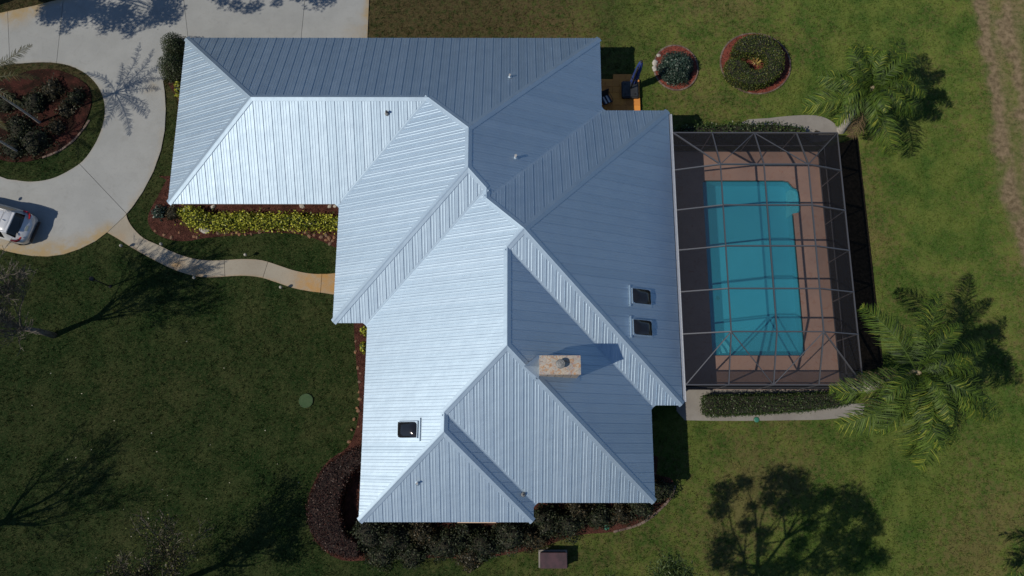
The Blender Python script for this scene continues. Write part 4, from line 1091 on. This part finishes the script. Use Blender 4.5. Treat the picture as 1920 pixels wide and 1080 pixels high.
lathe('top_finial', [(.07, 2.93), (.08, 3.0), (.03, 3.06)], M_DKMETAL, um, 12, (.24, .32, 0)); tube('strap', [(.14 + .26 * math.cos(a), .25 + .26 * math.sin(a), 1.3) for a in [2 * PI * k_ / 12 for k_ in range(13)]], [.02] * 13, M_DKMETAL, um, 4)
M_STRIPE_W = simple('cushion_white', (0.62, 0.62, 0.64), None, rough=.9); M_STRIPE_B = simple('cushion_navy', (0.03, 0.04, 0.08), None, rough=.9)
q_ = at(1135, 193, .17)
chair = empty('patio_chair', (q_.x, q_.y, .175), math.radians(25)); tag(chair, 'dark patio chair with a navy and white striped cushion half under the eave', 'chair')
box('seat', (0, 0, .40), (.58, .56, .05), M_DKMETAL, chair, .01)
for i in range(5): box('cushion_stripe', (-.21 + .105 * i, 0, .455), (.102, .52, .055), (M_STRIPE_B, M_STRIPE_W)[i % 2], chair, .012)
box('backrest', (0, .30, .72), (.56, .05, .60), M_DKMETAL, chair, .015, Matrix.Rotation(-.2, 4, 'X'))
for sx in (-1, 1):
    for sy in (-1, 1): tube('leg', [(sx * .26, sy * .25, 0), (sx * .26, sy * .25, .38)], [.018, .018], M_DKMETAL, chair, 6)
    tube('armrest', [(sx * .31, -.26, .38), (sx * .31, -.26, .62), (sx * .31, .28, .66)], [.018] * 3, M_DKMETAL, chair, 6)

# ------------------------------------------------------------------ car
M_CARW = simple('silver_white_car_paint', (0.60, 0.61, 0.62), None, rough=.28, metal=.25); M_CARW.node_tree.nodes['Principled BSDF'].inputs['Coat Weight'].default_value = .6
M_GLASS = simple('dark_car_glass', (0.008, 0.009, 0.011), None, rough=.06); M_RED = simple('red_lamp', (0.32, 0.010, 0.014), None, rough=.18); M_REDK = simple('smoked_red_lamp', (0.09, 0.006, 0.010), None, rough=.18)
M_TYRE = simple('tyre_rubber', (0.02, 0.02, 0.02), None, rough=.9); M_RIM = simple('wheel_rim', (0.45, 0.45, 0.46), None, rough=.35, metal=.8); M_TRIM = simple('black_car_trim', (0.02, 0.02, 0.022), None, rough=.6)
STA = [(0.00, .70, .52, .66, .66, .70), (.03, .80, .60, .76, .78, .82), (.12, .90, .64, .86, .84, .90), (.30, 1.02, .70, .97, .87, .94), (.42, 1.08, .72, 1.02, .885, .955), (.74, 1.52, .67, 1.06, .89, .96), (.86, 1.635, .66, 1.06, .89, .965),
       (1.0, 1.665, .66, 1.06, .89, .97), (1.5, 1.70, .66, 1.05, .89, .975), (1.95, 1.71, .66, 1.04, .89, .975), (2.05, 1.71, .66, 1.04, .89, .975), (2.8, 1.66, .64, 1.03, .885, .97), (2.95, 1.61, .63, 1.03, .88, .97), (3.65, 1.10, .72, 1.0, .86, .96), (4.15, 1.02, .66, .92, .83, .94), (4.5, .90, .56, .82, .74, .86), (4.62, .72, .48, .66, .62, .74)]
def car_ring(s):
    x, T, WR, B, WB, WM = s
    half = [(0, T), (WR * .55, T - .012), (WR * .9, T - .045), (WR, T - .09), (WB, B), (WM, B - .10), (WM, .56), (WM - .03, .34), (WM - .20, .26)]
    cv = lambda y: x + .30 * (abs(y) / .95) ** 2.2 * max(0, 1 - x / 1.4)
    return [(cv(y), y, z) for y, z in half] + [(cv(y), -y, z) for y, z in half[:0:-1]]
car = empty('parked_car', tuple(at(64, 434, .55).xy) + (.036,), math.atan2(.285, -1)); tag(car, 'silver white SUV with red tail lamps parked on the driveway by the lawn', 'car')
RG = [car_ring(s) for s in STA]; nr = len(RG[0]); sets = {'body': [], 'rear_window': [], 'front_side_window': [], 'rear_side_window': [], 'windscreen': []}
for i in range(len(RG) - 1):
    for j in range(nr):
        jj = j if j < 9 else nr - 1 - j
        xx = STA[i][0]; kind = 'body'
        if jj in (0, 1) and abs(xx - .42) < .01 and j != nr: kind = 'rear_window'
        if jj == 2 and abs(xx - .42) < .01: kind = 'rear_window'
        if jj in (0, 1, 2) and abs(xx - 2.95) < .01: kind = 'windscreen'
        if jj == 3 and 1.0 - .01 <= xx <= 1.5 + .01: kind = 'rear_side_window'
        if jj == 3 and 2.05 - .01 <= xx < 2.8: kind = 'front_side_window'
        sets[kind].append((i * nr + j, i * nr + (j + 1) % nr, (i + 1) * nr + (j + 1) % nr, (i + 1) * nr + j))
sets['body'] += [tuple(range(nr))[::-1], tuple(range((len(RG) - 1) * nr, len(RG) * nr))]
allv = [v for r in RG for v in r]
for kd in ('front_side_window', 'rear_side_window'):
    fs = sets.pop(kd); sets[kd + ' a'] = [f for f in fs if f[0] % nr < 9]; sets[kd + ' b'] = [f for f in fs if f[0] % nr >= 9]
for kd, fs in sets.items():
    kd = kd.split()[0]
    used = sorted({i for f in fs for i in f}); mp = {u: i for i, u in enumerate(used)}
    bm = bmesh.new(); vs = [bm.verts.new(allv[u]) for u in used]
    for f in fs: bm.faces.new([vs[mp[i]] for i in f])
    bmesh.ops.recalc_face_normals(bm, faces=bm.faces)
    o = from_bm(kd, bm, M_CARW if kd == 'body' else M_GLASS, car, True)
    if kd == 'body':
        md = o.modifiers.new('soft', 'BEVEL'); md.width = .02; md.segments = 2; md.limit_method = 'ANGLE'; md.angle_limit = .5
bm = bmesh.new(); add_box(bm, (.80, 0, 1.60), (.16, 1.24, .035)); bmesh.ops.bevel(bm, geom=list(bm.edges), offset=.012, segments=2, affect='EDGES'); from_bm('spoiler', bm, M_CARW, car)
for sy in (-1, 1):
    bm = bmesh.new()
    for p, q2 in (((.70, sy * .925, 1.02), (.40, sy * .90, 1.02)), ((.40, sy * .90, 1.02), (.27, sy * .76, 1.0))): add_bar(bm, p, q2, .10, .12)
    from_bm('tail_lamp', bm, M_REDK if sy > 0 else M_RED, car)
    bm = bmesh.new(); add_bar(bm, (.27, sy * .76, 1.0), (.235, sy * .58, .985), .07, .07); from_bm('lamp_blade', bm, M_RED, car)
    tube('roof_rail', [(1.0, sy * .60, 1.66), (1.15, sy * .60, 1.72), (2.0, sy * .60, 1.755), (2.7, sy * .585, 1.70), (2.8, sy * .58, 1.64)], [.018] * 5, M_RIM, car, 6)
    box('door_mirror', (2.85, sy * 1.04, 1.10), (.14, .20, .15), M_CARW, car, .04)
    for x in (.92, 3.72):
        w_ = lathe('wheel', [(.20, -.10), (.34, -.10), (.355, -.06), (.355, .06), (.34, .10), (.20, .10)], M_TYRE, car, 24); w_.rotation_euler = (PI / 2, 0, 0); w_.location = (x, sy * .87, .355)
        r_ = lathe('rim', [(.03, -.112), (.20, -.105), (.215, -.09), (.215, .09), (.20, .105), (.03, .112)], M_RIM, w_, 12)
box('bumper_trim', (.02, 0, .40), (.10, 1.30, .16), M_TRIM, car, .02); box('licence_plate', (.175, .0, .945), (.12, .32, .012), simple('plate_blank', (.26, .30, .27), None, rough=.5), car, 0, Matrix.Rotation(-.6, 4, 'Y'))
tube('rear_wiper', [(.47, .05, 1.16), (.55, -.38, 1.22)], [.012, .010], M_TRIM, car, 6); box('wiper_spot', (.46, .50, 1.11), (.05, .16, .01), M_RIM, car)
bm = bmesh.new(); add_bar(bm, (1.05, 0, 1.70), (1.22, 0, 1.73), .03, .09); from_bm('roof_antenna', bm, M_CARW, car)
for x in (1.28, 1.96): box('roof_seam', (x, 0, 1.703 if x < 1.5 else 1.714), (.012, 1.04, .006), M_TRIM, car)

# ------------------------------------------------------------------ small fixtures
M_GLOBE = simple('frosted_lamp_glass', (0.36, 0.35, 0.30), (0.27, 0.26, 0.22), 30, .4)
def path_light(px, py, label):
    q_ = at(px, py, .50); r = empty('path_light', (q_.x, q_.y, 0), random.uniform(0, 6)); tag(r, label, 'path light', 'globe lights along the front walk')
    tube('post', [(0, 0, 0), (0, 0, .40)], [.022, .022], M_DKMETAL, r, 8); lathe('collar', [(.05, .37), (.07, .40), (.05, .42)], M_DKMETAL, r, 10)
    bm = bmesh.new(); bmesh.ops.create_uvsphere(bm, u_segments=14, v_segments=8, radius=.095); bmesh.ops.translate(bm, vec=(0, 0, .52), verts=bm.verts); from_bm('globe', bm, M_GLOBE, r, True)
path_light(227, 460.5, 'globe path light in the lawn below the junction of walk and driveway'); path_light(302, 457.5, 'globe path light on the grass above the first bend of the walk')
path_light(364, 520.5, 'globe path light on the lower edge of the walk near its middle'); path_light(460, 477.5, 'globe path light standing in the grass between mulch bed and walk'); path_light(526.5, 538.5, 'globe path light on the lower walk edge nearest the house')
q_ = at(207, 537); r = empty('lamp_post', (q_.x, q_.y, 0)); tag(r, 'slim black lamp post on the front lawn in the tree shadow', 'lamp post')
tube('post', [(0, 0, 0), (0, 0, 1.75)], [.04, .032], M_DKMETAL, r, 8); lathe('lantern', [(.06, 1.72), (.12, 1.80), (.14, 2.0), (.05, 2.1)], M_DKMETAL, r, 8); lathe('base_collar', [(.09, 0), (.09, .06), (.045, .10)], M_DKMETAL, r, 10)
M_GREENLID = simple('green_plastic_lid', (0.030, 0.066, 0.022), (0.040, 0.076, 0.028), 3, .9); M_TEAL = simple('teal_plastic', (0.03, 0.16, 0.11), None, rough=.5)
q_ = at(574, 751.5); r = empty('septic_lid', (q_.x, q_.y, 0)); tag(r, 'round green septic lid set flush in the front lawn', 'lid')
lathe('cover', [(.40, .0), (.40, .055), (.36, .065), (.34, .06), (.05, .07)], M_GREENLID, r, 28)
for k_ in range(6): lathe('bolt', [(.02, .06), (.02, .075), (.01, .078)], M_DKMETAL, r, 8, (.37 * math.cos(k_), .37 * math.sin(k_), 0))
for px, py, lb in ((1137, 988.5, 'small teal valve cover at the rim of the lower shrub bed'), (1418, 787, 'tiny teal valve cover beside the concrete strip below the pool hedge')):
    q_ = at(px, py); r = empty('valve_cover', (q_.x, q_.y, 0)); tag(r, lb, 'valve cover', 'teal valve covers'); lathe('cover', [(.14, .0), (.14, .06), (.11, .075), (.02, .08)], M_TEAL, r, 16); lathe('rim', [(.17, 0), (.17, .045), (.145, .05)], M_GREENLID, r, 16)
M_MAUVE = simple('faded_maroon_paint', (0.062, 0.028, 0.036), (0.035, 0.018, 0.023), 2.5, .6)
q_ = at(1038, 1051, .7); r = empty('utility_box', (q_.x, q_.y, 0)); tag(r, 'faded maroon utility cabinet on the lawn below the dark shrubs', 'utility box')
box('cabinet', (0, 0, .34), (1.36, .74, .68), M_MAUVE, r, .02); box('lid', (0, 0, .70), (1.44, .80, .05), M_MAUVE, r, .015); box('plinth', (0, 0, .03), (1.55, .92, .08), M_STRIP, r, .01)
# rocks
def rock(px, py, s, mat, label, group, z=.03):
    bm = bmesh.new(); bmesh.ops.create_icosphere(bm, subdivisions=2, radius=1); sd = random.uniform(0, 99)
    for v in bm.verts:
        d = v.co.normalized(); v.co = d * (1 + .35 * noise.noise(d * 1.3 + Vector((sd, 0, 0)))); v.co = Vector((v.co.x * s, v.co.y * s * .75, max(v.co.z * s * .55, -.02)))
    o = from_bm('rock', bm, mat); q_ = at(px, py, z); o.location = q_; o.rotation_euler = (0, 0, random.uniform(0, 6)); tag(o, label, 'rock', group)
zz = lambda X_, Y_: (280 + X_ / 5.333, 360 + Y_ / 5.333)
rl, rg_ = 'rust coloured rock among the row along the lower rim of the front mulch bed', 'rocks edging the front mulch bed'
for X_, Y_, s in ((450, 445, .13), (480, 452, .12), (690, 408, .17), (765, 412, .12), (830, 420, .10), (880, 405, .16), (905, 425, .12), (960, 425, .10), (1020, 420, .10), (1110, 395, .17), (1140, 380, .12), (1200, 385, .10), (1290, 375, .10), (1400, 368, .13), (1440, 385, .17), (1490, 378, .11),
               (1560, 400, .12), (1600, 440, .15), (1650, 430, .12), (1720, 450, .14), (1770, 432, .16), (1800, 462, .17), (1835, 488, .13), (1808, 515, .14), (1770, 480, .13), (1850, 455, .12), (60, 390, .10), (150, 430, .12), (220, 455, .12), (300, 405, .10), (1500, 400, .1)):
    rock(*zz(X_, Y_), s, M_STONE, rl, rg_)
rock(*zz(555, 372), .36, M_PALESTONE, 'largest pale rock below the croton hedge', None); rock(*zz(1525, 138), .20, M_PALESTONE, 'pale rock against the garage wing wall right of centre', None)
rock(*zz(640, 150), .18, M_PALESTONE, 'pale rock in the shade of the garage wing eave at left', None); rock(*zz(1805, 142), .14, M_PALESTONE, 'pale small rock near the inner roof corner, left of its twin', None); rock(*zz(1862, 140), .14, M_PALESTONE, 'pale small rock tucked deepest in the inner roof corner', None)
for px, py, s_ in ((1228, 118, .24), (1227, 129, .20), (1235, 104, .16)): rock(px, py, s_, M_PALESTONE, 'pale rock on the left rim of the small round bed, ' + {.24: 'the largest in the middle', .20: 'the lowest', .16: 'the uppermost and smallest'}[s_], 'pale rocks on the small round bed')
for px, py in ((667, 640), (671, 690), (674, 716), (673, 735), (675, 748), (670, 765), (664, 786), (672, 770), (660, 806), (676, 700), (667, 660), (655, 828), (672, 800)):
    rock(px, py, random.uniform(.08, .14), M_STONE, 'rust coloured rock in the narrow mulch bed along the front slope', 'rocks in the narrow front bed')
P = np.array([tuple(at(*p, .06)) for p in [(153, 738), (214, 789), (284, 812), (294, 847), (171, 843), (304, 918), (314, 929), (387, 935), (497, 807), (394, 834), (278, 972), (246, 1006), (326, 983), (232, 955), (180, 1046), (330, 1051), (126, 861), (142, 858), (520, 870), (560, 905), (430, 905), (60, 760), (95, 700), (420, 690), (350, 640)]])
o = leaves('fallen_petals', P, .075, simple('pale_petal', (.45, .42, .33), None, rough=.8), None, np.tile([0, 0, 1.], (len(P), 1)), .6, .6); tag(o, 'pale fallen petals dotted over the dark front lawn', kind='stuff')

# ------------------------------------------------------------------ shrubs and hedges
def sh_at(px, py, z): q_ = at(px, py, z); return (q_.x, q_.y, .02)
shrub('round_shrub', sh_at(326, 84, .9), .92, .92, 1.7, F_TOPI, 'clipped dark round shrub at the garage corner, upper of the pair', 4200, .085, group='clipped shrubs at the garage corner', amp=.05, bias=.6, seed=3)
shrub('round_shrub', sh_at(322, 121, .9), 1.02, 1.05, 1.6, F_TOPI, 'clipped dark round shrub at the garage corner, lower and wider of the pair', 4600, .085, group='clipped shrubs at the garage corner', amp=.05, bias=.6, seed=5)
hp = smooth_loop(at2([(341, 390), (356, 388), (372, 400), (400, 406), (440, 402), (462, 401), (480, 405), (520, 405), (545, 402), (580, 407), (640, 409), (700, 409), (700, 424), (640, 425), (600, 423), (560, 422), (500, 421), (430, 424), (360, 421), (348, 413), (339, 402)], .7), 2)
hedge('croton_hedge', hp, .85, F_CROTON, 'yellow green croton hedge in the front mulch bed along the garage wing', 8500, .125, rough=.26, wave=.16, aspect=.6)
shrub('small_shrub', sh_at(334, 164, .3), .35, .6, .5, F_CROTON, 'small yellow green shrub at the foot of the garage gable', 260, .13)
shrub('small_shrub', sh_at(297, 397, .3), .45, .45, .5, F_BLUE, 'silvery low shrub at the left end of the front mulch bed', 260, .14)
shrub('small_shrub', sh_at(322, 398, .3), .6, .5, .5, F_BROWN, 'dark low shrub between the silvery plant and the croton hedge', 380, .12)
shrub('small_shrub', sh_at(683, 619, .3), .28, .3, .5, F_CROTON, 'yellow green plant at the top of the narrow front bed', 120, .15); shrub('small_shrub', sh_at(681, 651, .3), .26, .4, .5, F_CROTON, 'yellow green plant against the front eave, second from the roof corner', 120, .15)
shrub('bluish_shrub', sh_at(1271, 122, .7), 1.10, 1.05, 1.2, F_BLUE, 'rounded bluish green shrub in the small round mulch bed', 7000, .105, amp=.12, aspect=.5)
zc = lambda X_, Y_: (1200 + (1312 + (X_ - 1312) * .945) / 6, 40 + (415 + (Y_ - 415) * .945) / 6)
cp = [zc(*p) for p in [(1050, 318), (1052, 270), (1085, 215), (1140, 165), (1220, 130), (1310, 115), (1400, 125), (1490, 160), (1560, 215), (1610, 290), (1640, 370), (1645, 450), (1630, 530), (1590, 590), (1530, 645), (1450, 690), (1350, 715), (1250, 720), (1150, 700), (1070, 665), (1000, 610), (965, 540), (962, 470), (985, 418), (1020, 396), (1090, 405), (1150, 435), (1195, 465), (1220, 515), (1290, 545), (1400, 525), (1452, 470), (1452, 400), (1415, 358), (1330, 345), (1220, 340), (1100, 330)]]
hedge('ring_hedge', at2(cp, .95), .98, F_IXORA, 'clipped hedge grown as an open ring in the large round bed', 9000, .085, rough=.09)
q_ = at(1418, 118, .2); r = empty('straw_plant', (q_.x, q_.y, .03)); tag(r, 'small straw yellow strappy plant inside the ring hedge', 'plant')
for k_ in range(11):
    a = 2 * PI * k_ / 11 + random.uniform(-.2, .2); L = random.uniform(.3, .55); d = Vector((math.cos(a), math.sin(a), 0)); s_ = Vector((-d.y, d.x, 0)) * .03
    mesh('leaf', [s_ * .6, -s_ * .6, d * L * .5 - s_ + Vector((0, 0, .32)), d * L * .5 + s_ + Vector((0, 0, .32)), d * L + Vector((0, 0, .18))], [(0, 1, 2, 3), (3, 2, 4)], F_YELLOW, r)
hedge('pool_hedge', at2([(1322, 742), (1322, 774), (1338, 779), (1420, 775), (1500, 770), (1560, 763), (1600, 755), (1606, 735), (1500, 739), (1400, 741)], .85), .92, F_HEDGE, 'long clipped dark green hedge along the lower side of the pool cage', 9500, .085, rough=.10)
hedge('pool_hedge', at2([(1264, 244), (1295, 233), (1400, 231), (1478, 232), (1508, 240), (1520, 254), (1515, 266), (1400, 266), (1268, 266)], .75), .80, F_HEDGE, 'low leafy hedge along the upper side of the pool cage', 3800, .13, rough=.18, wave=.08)
shrub('low_shrub', sh_at(1532, 247, .3), .16, .16, .3, F_BROWN, 'tiny reddish sprig on the pale concrete strip near the palm trunk', 50, .10)
rh = smooth_loop(at2([(678, 838), (645, 850), (607, 878), (586, 915), (576, 952), (581, 992), (598, 1022), (632, 1042), (668, 1046), (672, 1020), (652, 1008), (640, 985), (636, 950), (643, 915), (660, 886), (678, 872)], .9), 2)
hedge('maroon_hedge', rh, 1.05, F_MAROON, 'curved maroon hedge wrapping the lower left corner of the house', 9000, .085, rough=.12, inner=M_INNERM, wave=.06)
SH = [(690, 1000, 1.15, F_DARK, 1.5), (735, 1012, 1.2, F_DARK, 1.3), (790, 1000, .95, F_BROWN, 1.1), (832, 1022, 1.2, F_DARK, 1.3), (868, 1008, .9, F_DARK, 1.1), (905, 1020, 1.1, F_DARK, 1.2), (958, 1006, 1.1, F_DARK, 1.5), (1000, 1010, .85, F_BROWN, 1.0), (1022, 978, 1.0, F_DARK, 1.4), (1062, 985, .95, F_DARK, 1.2), (1085, 962, .85, F_BROWN, 1.0), (1125, 968, .85, F_DARK, 1.0), (1165, 962, .75, F_BROWN, .9), (1200, 950, .85, F_DARK, 1.1), (1240, 920, .75, F_DARK, 1.0), (712, 1040, .9, F_DARK, .9), (770, 1040, .85, F_DARK, .9), (880, 1045, .8, F_BROWN, .8)]
SHL = ['dark shrub under the lower left roof corner, next to the maroon hedge', 'tall dark shrub second from the maroon hedge, close to the eave', 'brownish shrub third along the lower eave, left of the beige ledge', 'dark shrub just left of the beige window ledge', 'small dark shrub directly below the beige window ledge',
       'dark shrub just right of the beige window ledge', 'tallest dark shrub left of the small roof notch', 'brownish low shrub below the small roof notch corner', 'dark shrub tucked in the small roof notch', 'dark shrub just right of the small roof notch', 'brownish shrub close to the eave right of the notch', 'dark shrub above the teal valve cover', 'brownish low shrub right above the pale edging',
       'dark shrub under the right end of the lower eave', 'dark shrub rounding the lower right roof corner', 'low dark shrub in the outer row nearest the maroon hedge', 'low dark shrub in the outer row left of centre', 'brownish low shrub in the outer row facing the maroon utility box']
for i, (px, py, rad, mt, hh_) in enumerate(SH):
    shrub('foundation_shrub', sh_at(px, py, hh_ * .6), rad, rad * .9, hh_, mt, SHL[i], int(1500 * rad), .12, group='shrubs planted along the lower eaves', amp=.3)
ISL = [(95, 165, .8, F_BROWN, .7), (62, 190, .9, F_DARK, .8), (30, 235, .9, F_DARK, .8), (62, 262, 1.0, F_DARK, .9), (22, 275, .8, F_DARK, .7), (122, 205, .6, F_BROWN, .4), (104, 238, .55, F_BROWN, .35), (10, 190, .7, F_DARK, .8), (140, 182, .6, F_DARK, .5)]
ISLL = ['brownish low shrub uppermost on the driveway island', 'dark shrub at the foot of the slender island palm, upper side', 'dark shrub between the two island palm trunks', 'widest dark shrub at the foot of the shorter island palm', 'dark shrub at the lower left rim of the island bed', 'brownish shrub right of the slender island palm', 'brownish low shrub near the lower right edging of the island', 'dark shrub at the left frame edge of the island', 'small dark shrub at the right tip of the island bed', 'dark mid-sized shrub in the middle of the island bed', 'low dark shrub below the upper rim of the island grass ring']
for i, (px, py, rad, mt, hh_) in enumerate(ISL):
    shrub('island_shrub', sh_at(px, py, hh_ * .5), rad, rad, hh_, mt, ISLL[i], int(900 * rad), .13, group='low shrubs on the driveway island', amp=.35)

# ------------------------------------------------------------------ palms
random.seed(21)
q_ = at(1576, 244); t_ = at(1632, 168, 4.3)
palm((q_.x, q_.y, 0), (t_.x - q_.x, t_.y - q_.y, 4.3), [(196, 22, 80, 4.1), (176, 40, 90, 3.6), (150, 30, 85, 3.0), (122, 42, 75, 2.9), (104, 28, 70, 3.1), (84, 55, 80, 2.6), (58, 30, 60, 3.7), (44, 48, 85, 3.4), (22, 22, 70, 3.5), (10, 55, 95, 2.9), (-14, 35, 95, 3.4), (-34, 20, 85, 3.6), (-48, 50, 105, 3.1), (-80, 14, 85, 4.3), (-104, 38, 95, 2.7), (-128, 25, 90, 3.0), (222, 30, 95, 2.4), (70, 76, 60, 2.3), (-58, 70, 80, 2.4), (150, 72, 75, 2.2), (-20, 62, 100, 3.2), (36, 8, 90, 2.9)],
     'feathery palm with a pale leaning trunk at the upper corner of the pool cage', r0=.22, r1=.14, lw=.30, nl=105, leafw=.021, hang=1.0)
q_ = at(1628, 728); t_ = at(1718, 700, 5.6)
palm((q_.x, q_.y, 0), (t_.x - q_.x, t_.y - q_.y, 5.6), [(116, 28, 78, 4.5), (84, 38, 62, 4.4), (66, 55, 75, 3.4), (14, 30, 80, 4.2), (-6, 42, 85, 4.0), (-22, 20, 75, 4.6), (-38, 34, 80, 4.8), (-50, 18, 85, 4.4), (-74, 24, 75, 5.2), (-92, 42, 90, 4.2), (-104, 20, 70, 4.6), (-126, 24, 72, 5.2), (-136, 42, 90, 4.2), (-160, 18, 90, 4.6), (-24, 62, 85, 3.4), (-70, 66, 85, 3.2), (-114, 60, 90, 3.4), (38, 64, 80, 2.8), (-46, 50, 95, 4.2)],
     'large feathery palm beside the lower right corner of the pool cage', r0=.24, r1=.15, lw=.27, nl=120, leafw=.021, hang=1.0)
# palms on the driveway island: crowns mostly beyond the left edge, shadow on the drive
q_ = at(75, 230)
palm((q_.x, q_.y, 0), (-.1, .05, 5.0), [(146, 28, 80, 2.9), (80, 22, 30, 3.4), (58, 35, 45, 3.2), (34, 15, 25, 3.5), (8, 18, 55, 3.2), (-26, 25, 75, 3.1), (-64, 12, 50, 3.3), (-98, 18, 55, 3.2), (-50, 40, 70, 2.8), (110, 35, 75, 2.4), (-130, 30, 80, 2.8), (180, 30, 80, 2.8), (-165, 25, 70, 2.8), (22, 45, 70, 2.8)],
     'slender palm on the driveway island whose shadow falls on the concrete', F_DATE, .075, .055, .125, 44, trunk_mat=M_PALMTRUNK, leafw=.022, shaft=False, hang=.25)
q_ = at(40, 288)
palm((q_.x, q_.y, 0), (-.25, .1, 3.2), [(a, random.uniform(20, 50), 75, random.uniform(1.7, 2.2)) for a in range(0, 360, 40)], 'shorter slender palm near the lower rim of the driveway island', F_DATE, .075, .055, .12, 32, trunk_mat=M_PALMTRUNK, leafw=.022, shaft=False, hang=.25)

# ------------------------------------------------------------------ trees (several stand beyond the frame and show by their shadows)
SUNV = SUN / SUN.z
def from_shadow(px, py, h): return at(px, py) + SUNV * h
q_ = at(101, 629)
bare_tree((q_.x, q_.y, 0), (-.05, 0, 1), 8.2, 'bare grey twigged tree on the front lawn at the left edge', depth=6, nchild=3, spread=.62, r=.15, seed=4)
q_ = at(-72, 1012)
bare_tree((q_.x, q_.y, 0), (0, 0, 1), 8.0, 'bare tree beyond the lower left edge casting a branching shadow on the lawn', depth=5, nchild=3, spread=.78, r=.20, seed=9)
q_ = at(352, 1086)
bare_tree((q_.x, q_.y, 0), (0, 0, 1), 6.2, 'thinly leaved tree at the bottom edge with yellowing leaves', depth=5, nchild=3, spread=.85, r=.15, leafn=9000, leafm=F_SPARSE, seed=15)
random.seed(33)
PINE = [(1360, 920, 28), (1395, 905, 20), (1350, 955, 25), (1460, 900, 35), (1490, 905, 33), (1500, 928, 35), (1440, 935, 20), (1470, 950, 28), (1520, 950, 30), (1550, 930, 24), (1590, 938, 38), (1612, 952, 28), (1572, 972, 28), (1630, 970, 20), (1400, 985, 20), (1432, 1000, 18), (1360, 1020, 28), (1350, 1050, 28), (1560, 1010, 32), (1612, 1010, 32), (1640, 990, 22), (1600, 1050, 42), (1648, 1045, 24), (1540, 1062, 34), (1500, 1020, 22), (1480, 1062, 34), (1440, 1072, 28), (1385, 1070, 24), (1430, 1030, 16), (1520, 985, 20), (1410, 950, 14)]
pb = from_shadow(1412, 1088, 0) + SUNV * 0
fk = from_shadow(1418, 1082, 6.0)
cl = [(from_shadow(x, y, random.uniform(8.6, 10.2)), r_ / 31 * .76) for x, y, r_ in PINE]
clump_tree('pine_tree', (fk.x - .3, fk.y - .3, 0), fk, cl, 'tall pine at the bottom edge whose clumped crown shadow lies on the back lawn', F_PINE, .20, 1150, .22, M_PINEBARK, .24)
OAK = [(random.uniform(75, 325), random.uniform(-75, 40), random.uniform(16, 30)) for _ in range(34)] + [(95, 35, 18), (125, 52, 14), (150, 30, 24), (205, 48, 20), (245, 58, 16), (280, 40, 20), (300, 15, 20), (225, 20, 24), (115, 10, 22), (180, 15, 25), (90, 22, 18)]
fk = from_shadow(150, -20, 4.5)
fk.x -= 3.0; ob = at(-95, 30)
clump_tree('oak_tree', (ob.x, ob.y, 0), fk, [(from_shadow(x, y, random.uniform(7.5, 10.5)), r_ / 30) for x, y, r_ in OAK], 'leafy oak beyond the upper left corner shading the driveway', F_OAK, .17, 420, .3, None, .6)
OAK2 = [(random.uniform(400, 640), random.uniform(-190, -5), random.uniform(18, 32)) for _ in range(36)] + [(420, 2, 14), (445, 10, 16), (480, 12, 16), (465, 18, 10), (520, 5, 12), (590, -2, 10), (408, -6, 12)]
fk = from_shadow(505, -110, 4.5)
clump_tree('oak_tree', (fk.x - .2, fk.y, 0), fk, [(from_shadow(x, y, random.uniform(7.5, 10.0)), r_ / 30) for x, y, r_ in OAK2], 'leafy oak beyond the top edge dropping a ragged shadow near the garage', F_OAK, .17, 420, .3, None, .6)
q_ = at(1832, 1158)
palm((q_.x, q_.y, 0), (.2, .1, 6.2), [(a, random.uniform(15, 45), 70, random.uniform(3.8, 4.6)) for a in range(10, 370, 24)], 'palm beyond the lower right corner shading the lawn there', r0=.2, r1=.14, lw=.26, nl=46, leafw=.05)

# unseen wood, one mass, added to darken the roof's reflections; east left open
random.seed(77); bm = bmesh.new(); ico = bmesh.new(); bmesh.ops.create_icosphere(ico, subdivisions=2, radius=1); tm = bpy.data.meshes.new('tmp_lump'); ico.to_mesh(tm); ico.free()
for k_ in range(150):
    a = 2 * PI * k_ / 150 + random.uniform(-.02, .02)
    if math.cos(a) > .55: continue
    d_ = random.uniform(72, 96); hh_ = random.uniform(12, 19); rr_ = random.uniform(4.0, 6.5); sd = random.uniform(0, 90)
    k0 = len(bm.verts); bm.from_mesh(tm); bm.verts.ensure_lookup_table()
    for v in bm.verts[k0:]:
        dd = v.co.normalized(); v.co = dd * (1 + .5 * noise.noise(dd * 2.2 + Vector((sd, 0, 0)))); v.co = Vector((v.co.x * rr_ + math.cos(a) * d_, v.co.y * rr_ + 10 + math.sin(a) * d_, (v.co.z * .5 + .5) * hh_ - .3))
bpy.data.meshes.remove(tm)
k = NT('far_foliage'); k.out(k.mix(k.ramp(k.noise(.9, 4.0), .35, .65), (.012, .022, .008), (.045, .06, .02)), .9, 0, .1)
o = from_bm('unseen_far_wood', bm, k.m, None, True); tag(o, 'unseen far wood added to darken the roof reflections', kind='stuff')
